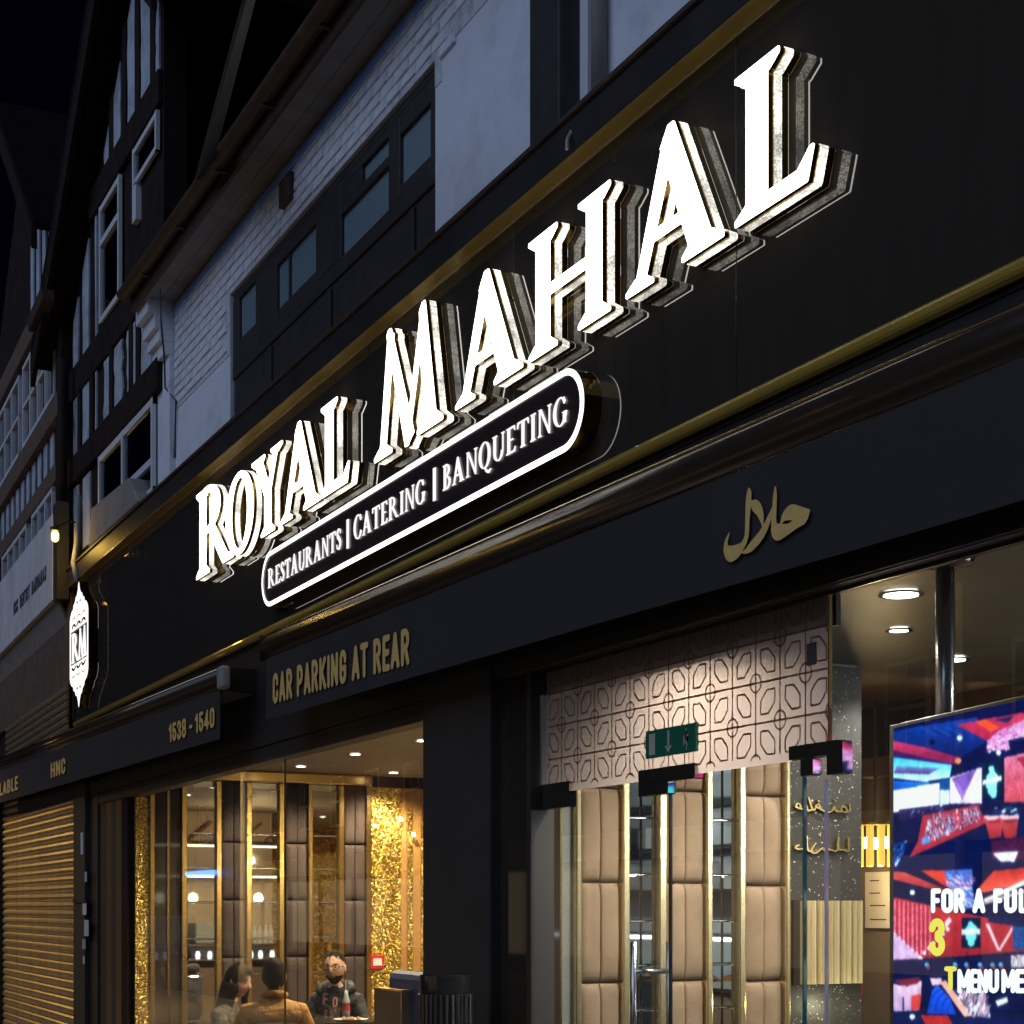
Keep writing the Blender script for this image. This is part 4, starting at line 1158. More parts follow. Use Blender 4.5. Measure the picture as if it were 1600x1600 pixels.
put(B(xe-.004, xe+.004, GYP-.002, GYP+.010, .02, ZT-.08), 'pane_edge', mat('bright_edge', (.75, .76, .80), .15, spec=.9), dr2)

# ================================================================== inside: dining room behind the left window
XS = -14.76; ZC = 2.90
mat('ceiling_paint', (0.30, 0.25, 0.20), .6, noise=(3, (.26, .215, .17), .3, .7))
mat('floor_tile', (0.06, 0.05, 0.045), .25)
mat('brown_velvet', (0.042, 0.025, 0.021), .8, noise=(4, (.030, .018, .015), .3, .7), bump=(90, .2))
mat('beige_velvet', (0.34, 0.235, 0.150), .8, noise=(5, (.27, .185, .115), .35, .7), bump=(90, .2))
mat('mirror', (.82, .82, .80), .02, metal=1.0)
mat('orange_wall', (.34, .17, .05), .55)
glitter('gold_glitter', (.30, .175, .020), (1.0, .74, .22), 95, rough=.38, frac=(.25, .95), tiltk=.8)
glitter('gold_glitter_far', (.30, .175, .020), (1.0, .74, .22), 40, rough=.30, frac=(.30, .95), tiltk=1.0)
tag(B(XS-.2, 1.5, .2, 7.2, -.02, .006).build('floor', M['floor_tile']), kind='structure')
tag(B(XS-.2, -7.05, .165, 7.2, ZC, ZC+.1).build('ceiling', M['ceiling_paint']), kind='structure')
tag(B(XS-.2, XS-.03, .165, 7.2, 0, ZC).build('side_wall', M['dark_timber']), kind='structure')
tag(B(XS-.2, 1.5, 7.0, 7.2, 0, ZC).build('back_wall', M['orange_wall']), kind='structure')
pw = empty('panelled_wall', (XS, 1.2, 0)); tag(pw, 'dining room side wall of tall mirrors, brown padded panels and gold frames', 'wall panelling')
def wy(px): return PX(px, 1300, XS).y
def wpart(p0, p1, z0, z1, d, name, m, **k):
    return put(B(XS-.02, XS+d, wy(p0), wy(p1), z0, z1), name, M[m], pw, **k)
ZW = 2.79
wpart(211, 232, .0, ZW, .012, 'glitter_panel', 'gold_glitter')
wpart(232.5, 240, 0, ZW, .05, 'gold_frame', 'gold_frame', bevel=.006)
wpart(241, 281, 0, ZW, .006, 'dark_mirror', 'black_gloss')
wpart(261, 263, 0, ZW, .02, 'gold_strip', 'gold_frame')
for f0, m0, m1, f1 in ((282, 291, 336, 345), (383, 392, 434, 444), (480, 487, 527, 536)):
    wpart(f0, m0, 0, ZW, .045, 'gold_frame', 'gold_frame', bevel=.008)
    wpart(m1, f1, 0, ZW, .045, 'gold_frame', 'gold_frame', bevel=.008)
    zz = [.05, .55, .98, 1.32, 1.66, 1.98, 2.30, 2.74]
    for a, b_ in zip(zz[:-1], zz[1:]):
        o = put(B(XS-.015, XS+.004, wy(m0), wy(m1), a+.004, b_-.004), 'mirror_tile', M['mirror'], pw, bevel=.006)
        o.rotation_euler = (0, 0, 0)
    wpart(m0, m1, 0, ZW, -.016, 'mirror_backing', 'steel')
def pad(p0, p1, z0, z1, x, name, m, root, depth=.05, along='y'):
    """padded panel with soft rounded edges and a seam down the middle"""
    y0, y1 = p0, p1; nz = 14; us_ = [0, .02, .05, .10, .18, .28, .38, .455, .480, .4915, .5, .5085, .520, .545, .62, .72, .82, .90, .95, .98, 1]; ny = len(us_)-1; sd = random.random()*50
    vs = []; fs = []
    for i in range(ny+1):
        for j in range(nz+1):
            u_, v_ = us_[i], [0, .012, .03, .07, .15, .26, .38, .5, .62, .74, .85, .93, .97, .988, 1][j]
            e = min(1, (1-abs(2*u_-1)**8))*min(1, (1-abs(2*v_-1)**10))
            seamf = 1-.75*math.exp(-((u_-.5)/.011)**2)-.12*math.exp(-((u_-.5)/.09)**2)+.05*math.sin(9*v_+sd)*math.sin(5*u_+sd*.7)+.03*math.sin(23*v_+11*u_+sd)
            vs.append((x+depth*(e**.5)*seamf, y0+(y1-y0)*u_, z0+(z1-z0)*v_))
    for i in range(ny):
        for j in range(nz):
            k = i*(nz+1)+j; fs.append((k, k+nz+1, k+nz+2, k+1))
    q = MB(); q.add(vs, fs)
    return put(q, name, m, root, smooth=True)
for a, b_ in ((345.5, 382.5), (447, 479.5), (536.5, 570)):
    for z0, z1 in ((.05, .60), (.605, 1.14), (1.145, 1.68), (1.685, 2.22), (2.225, ZW)):
        pad(wy(a), wy(b_), z0, z1, XS-.01, 'padded_panel', M['brown_velvet'], pw, .04)
wpart(570, 578, 0, ZW+.01, .05, 'gold_frame', 'gold_frame', bevel=.008)
wpart(578.5, 626, 0, ZW, .012, 'glitter_panel', 'gold_glitter')
wpart(626, 634, 0, ZW, .02, 'orange_post', 'orange_wall'); wpart(634, 680, 0, ZW, .002, 'orange_panel', 'orange_wall')
for a, b_ in ((637, 644), (657, 664)):
    wpart(a, b_, 0, 2.6, .012, 'glitter_strip', 'gold_glitter')
put(B(XS-.02, XS+.09, wy(240), wy(578), ZW+.004, ZC-.001), 'cornice', M['gold_frame'], pw, bevel=.015)
wpart(680, 1000, 0, ZW, .002, 'plain_panel', 'orange_wall')
# wall lamps on the glitter panel (small up-lights) and the red call point
def lampat(p, e, col=(1, .72, .38), r=.03, name='interior_light', parent=None, spot=None):
    ld = bpy.data.lights.new(name, 'SPOT' if spot else 'POINT'); ld.energy = e; ld.color = col; ld.shadow_soft_size = r
    if spot: ld.spot_size = spot; ld.spot_blend = .6
    o = bpy.data.objects.new(name, ld); COL.objects.link(o)
    if parent is not None: o.parent = parent
    o.location = p
    return o
warm = emission('warm_bulb', (1.0, .80, .50), 16)
for px, py, which in ((626, 1280, 'wall lamp on the gold glitter wall, higher of two'), (646, 1304, 'wall lamp on the gold glitter wall, lower of two')):
    p = PX(px, py, XS+.07)
    w = empty('wall_lamp', tuple(p)); tag(w, 'small glowing ' + which, 'lamp', 'lamps on the glitter wall')
    q = MB(); q.lathe([(.018, -.02), (.022, 0), (.012, .02)], seg=10); q.build('bulb', warm, w)
    q = MB(); q.box(-.07, -.01, -.012, .012, -.012, .012); q.build('arm', M['gold_frame'], w)
    lampat((0.04, 0, -.05), .5, parent=w)
p = PX(588, 1503, XS+.03)
cp_ = empty('call_point', tuple(p)); tag(cp_, 'small red square fire alarm call point on the glitter wall', 'alarm')
B(0, .03, -.07, .07, -.07, .07).build('box', mat('alarm_red', (.45, .015, .015), .4), cp_, bevel=.006)
B(.031, .034, -.045, .045, -.035, .035).build('label_plate', mat('alarm_white', (.6, .6, .6), .5), cp_)
# ceiling downlights
cool = emission('downlight_glow', (1.0, .93, .82), 14)
def downlight(p, label, group, e=28, col=(1, .80, .52), rad=.045):
    d = empty('downlight', tuple(p)); tag(d, label, 'light', group)
    q = MB(); q.lathe([(rad+.018, -.006), (rad+.018, .0), (rad, .0), (rad, -.006), (rad+.018, -.006)], seg=20, caps=False); q.build('bezel', M['chrome'], d)
    q = MB(); q.lathe([(.001, -.003), (rad*.92, -.003), (rad*.92, -.001), (.001, -.001)], seg=20); q.build('lens', cool, d)
    if e:
        lampat((0, 0, -.06), e, col, .05, parent=d, spot=math.radians(150))
    return d
for (px, py), lab in zip(((470, 1197), (555, 1178), (615, 1207), (660, 1157)), ('leftmost', 'second from left', 'third from left, closest to the glitter wall', 'by the black pillar')):
    downlight(PH(px, py, ZC-.004), 'ceiling downlight of the dining room, ' + lab, 'dining room downlights', 260)
for i, (x, y) in enumerate(((-12.8, 3.4), (-10.5, 3.9), (-8.0, 4.4), (-6.0, 4.6), (-5.3, 5.9), (-9, 5.9))):
    downlight(Vector((x, y, ZC-.004)), 'ceiling downlight at the back of the dining room, seen only in the wall mirrors', 'rear downlights', 240)
emission('shelf_glow', (1, .85, .6), 5)
bm_ = [mat('bottle_green', (.03, .14, .05), .1, spec=.8), mat('bottle_amber', (.35, .12, .02), .1, spec=.8), mat('bottle_clear', (.55, .62, .66), .1, spec=.8)]

# ================================================================== inside: entrance lobby
XL = -6.86
mat('lobby_ceiling', (.13, .145, .14), .34, noise=(1.6, (.075, .085, .085), .35, .7))
mat('grey_wall', (.30, .31, .29), .6)
glitter('stone_glitter', (.036, .032, .026), (.62, .55, .40), 130, rough=.45, metal=.0, tiltk=.10, frac=(.975, .99))
tag(B(-4.3, -4.26, 3.43, 7.0, 0, ZC).build('bar_end_wall', M['gold_glitter_far']), kind='structure')
tag(B(-7.05, 1.5, .165, 7.2, ZC, ZC+.1).build('ceiling', M['lobby_ceiling']), kind='structure')
tag(B(-7.05, XL-.03, .24, PX(1344.5, 1300, XL).y, 0, ZC).build('lobby_wall', M['grey_wall']), kind='structure')
lw = empty('padded_wall', (XL, 1.1, 0)); tag(lw, 'lobby wall of beige quilted panels and narrow mirrors framed in gold behind the doors', 'wall panelling')
def ly(px): return PX(px, 1300, XL).y
def lpart(p0, p1, z0, z1, d, name, m, **k):
    return put(B(XL-.02, XL+d, ly(p0), ly(p1), z0, z1), name, M[m], lw, **k)
lpart(852, 893, 0, 2.88, .004, 'grey_panel', 'grey_wall')
lpart(868, 872, 0, 2.88, .02, 'gold_strip', 'gold_frame')
lpart(893, 902, 0, 2.88, .05, 'gold_frame', 'frame_gold', bevel=.008)
rows = [1420-(y-1420)*0 for y in ()]
zrow = [0.05, .42, .83, 1.24, 1.73, 2.19, 2.60, 2.86]
for k, (a, b_) in enumerate(((903, 966), (1036, 1097), (1159, 1219))):
    sh_ = (0, .0, -.01)[k]
    for z0, z1 in zip(zrow[:-1], zrow[1:]):
        pad(ly(a), ly(b_), z0+.003+sh_, z1-.003+sh_, XL-.01, 'quilted_panel', M['beige_velvet'], lw, .042)
for f0, m0, m1, f1 in ((966.5, 978, 1023, 1035.5), (1097.5, 1107, 1148, 1158.5)):
    lpart(f0, m0, 0, 2.88, .045, 'gold_frame', 'frame_gold', bevel=.008)
    lpart(m1, f1, 0, 2.88, .045, 'gold_frame', 'frame_gold', bevel=.008)
    mid = (ly(m0)+ly(m1))/2
    zz = [.05, .45, .86, 1.10, 1.32, 1.54, 1.77, 2.05, 2.5, 2.86]
    for a, b_ in zip(zz[:-1], zz[1:]):
        for y0, y1 in ((ly(m0), mid), (mid, ly(m1))):
            put(B(XL-.015, XL+.004, y0+.003, y1-.003, a+.003, b_-.003), 'mirror_tile', M['mirror'], lw, bevel=.005)
    lpart(m0, m1, 0, 2.87, -.016, 'mirror_backing', 'steel')
lpart(1219.5, 1227, 0, 2.88, .05, 'gold_frame', 'frame_gold', bevel=.008)
# dark sparkling stone slab with gold script
sg = empty('stone_panel', (XL, ly(1285), 0)); tag(sg, 'dark sparkling stone slab with two lines of gold Arabic script', 'wall panelling')
put(B(XL-.03, XL+.01, ly(1227.5), ly(1344), 0, 2.88), 'slab', M['stone_glitter'], sg)
def script(lines):
    fs = [d_brush(smooth_path([(zx/8+1220, -(zy/8+1140), w) for zx, zy, w in l], 4)) for l in lines]
    lp = trace(U(*fs), 1236, 1334, -1340, -1232, .55, .15)
    q = MB(); fill_loops(q, lp, lambda a_, b2, d: tuple(PX(a_, -b2, XL+.03)+Vector((d, 0, 0))), back=None)
    q2 = MB(); 
    for l in lp:
        n = len(l); vs = [PX(a_, -b2, XL+.03) for a_, b2 in l]+[PX(a_, -b2, XL+.03)-Vector((.018, 0, 0)) for a_, b2 in l]
        q.add(vs, [(i, i+n, (i+1) % n+n, (i+1) % n) for i in range(n)])
    put(q, 'gold_script', M['gold_frame'], sg)
W_ = 1.5
script([[(860,930,W_),(865,1010,W_),(790,1030,W_),(760,990,1),(800,960,W_),(830,1000,W_)], [(760,1020,W_),(690,1015,W_),(670,960,1),(650,1010,W_),(600,1030,W_),(540,1020,W_)],
        [(540,1020,W_),(480,980,W_),(440,960,W_),(470,930,1.2),(500,980,W_)], [(430,985,W_),(400,1000,W_),(350,850,1.2)], [(400,1000,W_),(330,1000,W_),(310,840,1.2)], [(310,990,W_),(240,985,W_),(190,960,W_),(220,920,1.2),(250,960,W_)],
        [(680,880,1.2),(690,885,1.2)], [(470,890,1.2),(480,895,1.2)]])
script([[(850,1360,W_),(850,1510,W_),(780,1500,W_),(720,1490,W_),(720,1350,W_)], [(720,1490,W_),(680,1520,W_),(620,1500,W_),(560,1510,W_),(520,1480,W_)],
        [(520,1480,W_),(440,1540,W_),(380,1520,W_),(440,1420,1.2)], [(400,1520,W_),(340,1500,W_),(330,1340,1.2)], [(340,1500,W_),(280,1490,W_),(200,1490,W_),(190,1460,W_),(230,1440,1.2)]])
# fluted gold wall light beneath the script
fl = empty('fluted_wall_light', (XL, ly(1290), PX(1290, 1540, XL).z)); tag(fl, 'square wall light of upright gold flutes below the gold script', 'lamp')
y0, y1 = ly(1242), ly(1339); z0_, z1_ = PX(1290, 1538, XL).z, PX(1290, 1406, XL).z
put(B(XL+.011, XL+.03, y0-.03, y1, z0_, z1_), 'back_plate', M['black_gloss'], fl)
nfl = 11; wid = [.6, .5, 1.0, .5, .8, .6, 1.1, .5, .9, .6, .8]; tot = sum(wid)*1.45; yy = y0+.01
for k in range(nfl):
    w = wid[k]/tot*(y1-y0)
    q = MB(); pr = [(XL+.03+.035*math.sin(t), yy+w/2-w/2*math.cos(t)) for t in np.linspace(0, math.pi, 7)]
    n = len(pr); q.add([(x, y, z0_+.004) for x, y in pr]+[(x, y, z1_-.004) for x, y in pr], [(i, i+1, i+1+n, i+n) for i in range(n-1)])
    put(q, 'flute', M['pale_gold'], fl, smooth=True)
    yy += w*1.45
lampat(Vector((XL+.16, (y0+y1)/2, z0_-.12))-Vector(fl.location), 2.0, (.95, .9, .6), .03, parent=fl)
# rear lobby wall with picture, notice, pendant of crystal rods
tag(B(-8.6, -4.25, 3.3, 3.42, 0, ZC).build('rear_wall', mat('taupe_wall', (.17, .125, .09), .6)), kind='structure')
tag(B(-8.7, -8.6, 2.161, 3.42, 0, ZC).build('passage_wall', M['taupe_wall']), kind='structure')
tag(B(-8.7, -7.051, 2.02, 2.12, 0, ZC).build('passage_wall', M['taupe_wall']), kind='structure')
tag(B(-4.25, 1.5, 5.0, 5.2, 0, ZC).build('kitchen_wall', M['pale_blind']), kind='structure')
ch = empty('crystal_pendant', tuple(P(1368, 1318, 3.0))); tag(ch, 'glowing pendant of amber crystal rods left of the screen', 'lamp')
amb = mat('amber_crystal', (.65, .40, .08), .08, spec=.9, emit=((1, .62, .10), 1.0))
for k in range(14):
    a = 2*math.pi*k/14; q = MB(); q.box(-.016, .016, -.016, .016, -.14, .11); o = q.build('crystal_rod', amb, ch, bevel=.004); o.location = (.15*math.cos(a), .15*math.sin(a), 0)
for k in range(5):
    a = 2*math.pi*k/5; q = MB(); q.lathe([(.015, -.03), (.03, 0), (.012, .04)], c=(.08*math.cos(a), .08*math.sin(a), 0), seg=8); q.build('bulb', warm, ch)
q = MB(); q.lathe([(.17, .11), (.17, .125), (.02, .14)], seg=20); q.build('ring', M['gold_frame'], ch)
q = MB(); q.tube([(0, 0, .13), (0, 0, 1.2)], .012, 6); q.build('rod', M['chrome'], ch)
lampat((0, 0, -.2), 14, parent=ch)
nb_ = empty('notice_paper', tuple(P(1369, 1450, 3.28))); tag(nb_, 'white paper notice with a few grey lines hanging behind the glass', 'paper')
B(-.11, .13, 0, .004, 0, .36).build('sheet', mat('paper', (.62, .58, .50), .7), nb_)
for k, z in enumerate((.30, .22, .14, .05)):
    B(-.06, -.06+(.09, .10, .15, .16)[k], -.002, -.0005, z, z+.008).build('print_line', M['black_matt'], nb_)
wb = empty('wall_box', tuple(P(1367, 1213, 3.17))); tag(wb, 'small cream box high on the wall left of the screen', 'box')
B(-.17, .18, 0, .12, 0, .12).build('casing', mat('cream_box', (.55, .42, .25), .5), wb, bevel=.006)
# things on the reception desk seen through the doors
dk = empty('reception_desk', (-5.2, 2.6, 0)); tag(dk, 'glass topped reception desk deep inside the lobby', 'desk')
put(B(-5.9, -4.2, 2.45, 3.0, 0, 1.06), 'front', M['taupe_wall'] if 'taupe_wall' in M else M['grey_wall'], dk)
put(B(-5.95, -4.15, 2.42, 3.05, 1.06, 1.085), 'top', M['black_gloss'], dk)
for px, lab in ((1257, 'red gift box on the lobby desk, farther left'), (1300, 'red gift box on the lobby desk, with silver edge')):
    p = P(px, 1592, 2.5)
    gbx = empty('gift_box', (p.x, 2.62, 1.0852)); tag(gbx, lab, 'box', 'red boxes on the desk')
    B(-.07, .07, -.05, .05, 0, .17).build('carton', M['alarm_red'], gbx, bevel=.004)
    B(-.072, .072, -.052, -.0505, .06, .075).build('ribbon', M['chrome'], gbx)
# lights
for (px, py), lab in zip(((1408, 928), (1487, 1030)), ('larger and nearer the glass', 'smaller, behind the screen pole')):
    downlight(PH(px, py, ZC-.004), 'round lobby ceiling downlight, ' + lab, 'lobby downlights', 95, (1, .95, .86), .075)
for x, y in ((-5.6, .62), (-5.9, 1.5), (-4.8, 3.6), (-2.2, 3.4), (-2.0, 1.6)):
    downlight(Vector((x, y, ZC-.004)), 'lobby ceiling downlight hidden behind the frosted glass', 'hidden lobby downlights', 95, (1, .90, .76))
# kitchen pass with lit food counter, mirrored in the narrow mirrors
kc = empty('food_counter', (-2.2, 3.6, 0)); tag(kc, 'bright glass food counter and steel shelves mirrored between the quilted panels', 'counter')
put(B(-4.2, .8, 4.2, 4.8, 0, .95), 'base', M['steel'], kc)
put(B(-4.2, .8, 4.15, 4.17, .95, 1.35), 'front_glass', M['shop_glass'], kc)
put(B(-4.2, .8, 4.2, 4.7, 1.36, 1.39), 'glass_shelf', M['steel'], kc)
put(B(-4.2, .8, 4.19, 4.23, 1.33, 1.355), 'light_tube', emission('cool_tube', (.9, .95, 1), 9), kc)
for z in (1.75, 2.15, 2.5):
    put(B(-4.2, .8, 4.72, 4.98, z, z+.03), 'steel_shelf', M['steel'], kc)
for k in range(14):
    q = MB(); w = random.uniform(.1, .2); h = random.uniform(.1, .3); x = -4.0+k*.34
    q.box(x, x+w, 4.76, 4.94, 1.78+.4*(k % 2), 1.78+.4*(k % 2)+h); put(q, 'container', random.choice([M['steel'], M['grey_wall'], M['pale_blind'], M['sign_white']]), kc, bevel=.01)
for k in range(10):
    q = MB(); x = -4.0+k*.45
    q.lathe([(.12, 0), (.15, .03), (.09, .07), (.02, .09)], c=(x, 4.45, .951), seg=10); put(q, 'food_tray', random.choice([M['bottle_amber'], M['lattice_gold'], M['alarm_red']]), kc)
lampat((0, .5, 2.3), 150, (.92, .96, 1), .03, parent=kc)  # light without a fitting, added to brighten the mirrored counter

downlight(Vector((-5.30, .26, ZC-.004)), 'small lobby downlight close behind the frosted glass', 'hidden lobby downlights', 26, (1, .84, .6), .03)

# bar station on the dining room side of the passage, mirrored beside the diners
be = empty('bar_station', (-8.75, 2.7, 0)); tag(be, 'bar station with glowing glass rack, steel machines and globe lamps, seen in the mirrors', 'bar')
XB = -8.701
put(B(XB-.012, XB, 1.55, 3.42, .0, 2.88), 'backing', mat('station_wall', (.40, .31, .21), .5), be)
put(B(XB-.45, XB-.013, 1.55, 3.42, 0, .84), 'cabinet', M['blue_velvet'] if 'blue_velvet' in M else M['steel'], be)
put(B(XB-.45, XB-.013, 1.55, 3.42, .93, .95), 'rack', M['steel'], be)
for k in range(13):
    q = MB(); q.lathe([(.026, 0), (.034, .05), (.022, .10)], c=(XB-.38+.03*(k % 3), 1.62+.14*k, .951), seg=8); put(q, 'lit_glass', MATS.get('lit_glass') or emission('lit_glass', (.92, .97, 1), 3.0), be)
put(B(XB-.42, XB-.013, 1.55, 3.42, 1.12, 1.145), 'shelf', M['steel'], be)
for y0, y1, z1 in ((1.62, 2.15, 1.5), (2.28, 2.62, 1.42), (2.70, 2.95, 1.52)):
    put(B(XB-.36, XB-.02, y0, y1, 1.146, z1), 'machine', M['grey_wall'], be, bevel=.02)
for k in range(5):
    q = MB(); q.lathe([(.03, 0), (.032, .14), (.012, .19), (.012, .24)], c=(XB-.25, 3.03+.075*k, 1.146), seg=8); put(q, 'jar', random.choice([M['bottle_clear'], M['bottle_amber'], M['sign_white']]), be)
for k in range(4):
    q = MB(); q.lathe([(.01, -.07), (.05, -.05), (.066, 0), (.05, .05), (.01, .07)], c=(XB-.20, 1.85+.44*k, 1.74), seg=14); put(q, 'globe_lamp', MATS.get('globe') or emission('globe', (1, .86, .6), 6), be, smooth=True)
for z in (2.02, 2.42):
    put(B(XB-.22, XB-.013, 1.55, 3.42, z, z+.03), 'upper_shelf', M['gold_frame'], be)
    put(B(XB-.23, XB-.221, 1.55, 3.42, z-.012, z+.012), 'glow_strip', M['shelf_glow'], be)
for k in range(6):
    q = MB(); q.tube([(XB-.05, 1.6+.34*k, 2.5), (XB-.08, 1.75+.34*k, 2.62), (XB-.05, 1.9+.34*k, 2.74)], .02, 6); put(q, 'gold_ribbon', M['gold_frame'], be)
lampat((-1.3, 0, 2.2), 60, parent=be)  # bare light added in the open room to brighten the bar station
downlight(Vector((-11.9, .95, ZC-.004)), 'unseen ceiling downlight added above the window table to light the diners', 'dining room downlights', 120)  # added out of view to brighten the people at the table

# ================================================================== the three diners at the window table
from mathutils.bvhtree import BVHTree
skin_m = mat('skin', (.60, .36, .25), .5, noise=(40, (.54, .30, .20), .4, .65)); skin2 = mat('skin_tan', (.44, .25, .16), .5)
hair_m = mat('dark_hair', (.010, .007, .006), .65, spec=.15, bump=(120, .5)); lip_m = mat('lips', (.34, .13, .10), .5)
beard_m = mat('beard', (.075, .042, .028), .85, spec=.1, noise=(90, (.03, .017, .012), .35, .65))
eye_w = mat('eye_white', (.7, .68, .64), .3); eye_b = mat('eye_dark', (.02, .015, .012), .2)
jacket = mat('ochre_jacket', (.50, .24, .05), .75, noise=(9, (.42, .19, .04), .35, .7), bump=(9, 1.0, .06))
hoodie = mat('black_hoodie', (.022, .022, .027), .8, bump=(9, 1.0, .06)); coat = mat('grey_coat', (.085, .078, .072), .85, noise=(14, (.14, .13, .12), .4, .7), bump=(12, 1.0, .06))
denim = mat('dark_denim', (.03, .035, .055), .8)

def head_parts(beard):
    """head (about 0.235 m tall) around the origin, looking along -y; returns verts, faces, material index"""
    V = []; Fc = []; Mi = []
    nu, nv = 28, 22
    for j in range(nv+1):
        ph = math.pi*j/nv
        for i in range(nu):
            th = 2*math.pi*i/nu
            sr = math.sin(ph)**(.78 if ph < math.pi/2 else .95); x, y, z = sr*math.sin(th), -sr*math.cos(th), math.cos(ph)
            X, Y, Zz = x*.076, y*.098, z*.120
            if z < -.1:
                k = 1-.30*((-z-.1)/.9)**1.3; X *= k
                Y = Y*(1-.16*(-z-.1)) - .006*(-z)
            fr = max(0, -y)
            gz_ = lambda cx, cz, sx, sz: math.exp(-((X-cx)/sx)**2-((Zz-cz)/sz)**2)
            Y -= fr*(.024*gz_(0, -.022, .012, .020) + .014*gz_(0, .004, .009, .022))          # nose
            Y += fr*.009*(gz_(.031, .014, .017, .012)+gz_(-.031, .014, .017, .012))           # eye sockets
            Y -= fr*(.004*gz_(0, .034, .05, .010)+.006*gz_(0, -.062, .022, .008)+.008*gz_(0, -.100, .022, .016))
            V.append((X, Y, Zz))
    for j in range(nv):
        for i in range(nu):
            a, b_, c, d = j*nu+i, j*nu+(i+1) % nu, (j+1)*nu+(i+1) % nu, (j+1)*nu+i
            Fc.append((a, d, c, b_))
            cx = sum(V[k][0] for k in (a, b_, c, d))/4; cy = sum(V[k][1] for k in (a, b_, c, d))/4; cz = sum(V[k][2] for k in (a, b_, c, d))/4
            m = 0
            if cy < -.05 and abs(cx) < .024 and -.070 < cz < -.054: m = 3
            elif beard and cz < -.045 and cy < .02 and not (abs(cx) < .03 and cz > -.066): m = 2
            elif beard and cy < -.06 and abs(cx) < .03 and -.054 <= cz < -.044: m = 2
            Mi.append(m)
    def ball(c, r, m, sx=1, sy=1, sz=1):
        n0 = len(V); u, w = 8, 6
        for j in range(w+1):
            for i in range(u):
                V.append((c[0]+r*sx*math.sin(math.pi*j/w)*math.cos(2*math.pi*i/u), c[1]+r*sy*math.sin(math.pi*j/w)*math.sin(2*math.pi*i/u), c[2]+r*sz*math.cos(math.pi*j/w)))
        for j in range(w):
            for i in range(u):
                Fc.append((n0+j*u+i, n0+(j+1)*u+i, n0+(j+1)*u+(i+1) % u, n0+j*u+(i+1) % u)); Mi.append(m)
    for s in (-1, 1):
        ball((s*.031, -.078, .014), .0125, 4, 1.1, .7, .62); ball((s*.031, -.0868, .014), .0055, 5)
        ball((s*.075, .008, -.004), .03, 0, .35, .62, 1.05)
        ball((s*.031, -.089, .034), .018, 2, 1.0, .35, .20)
    return V, Fc, Mi

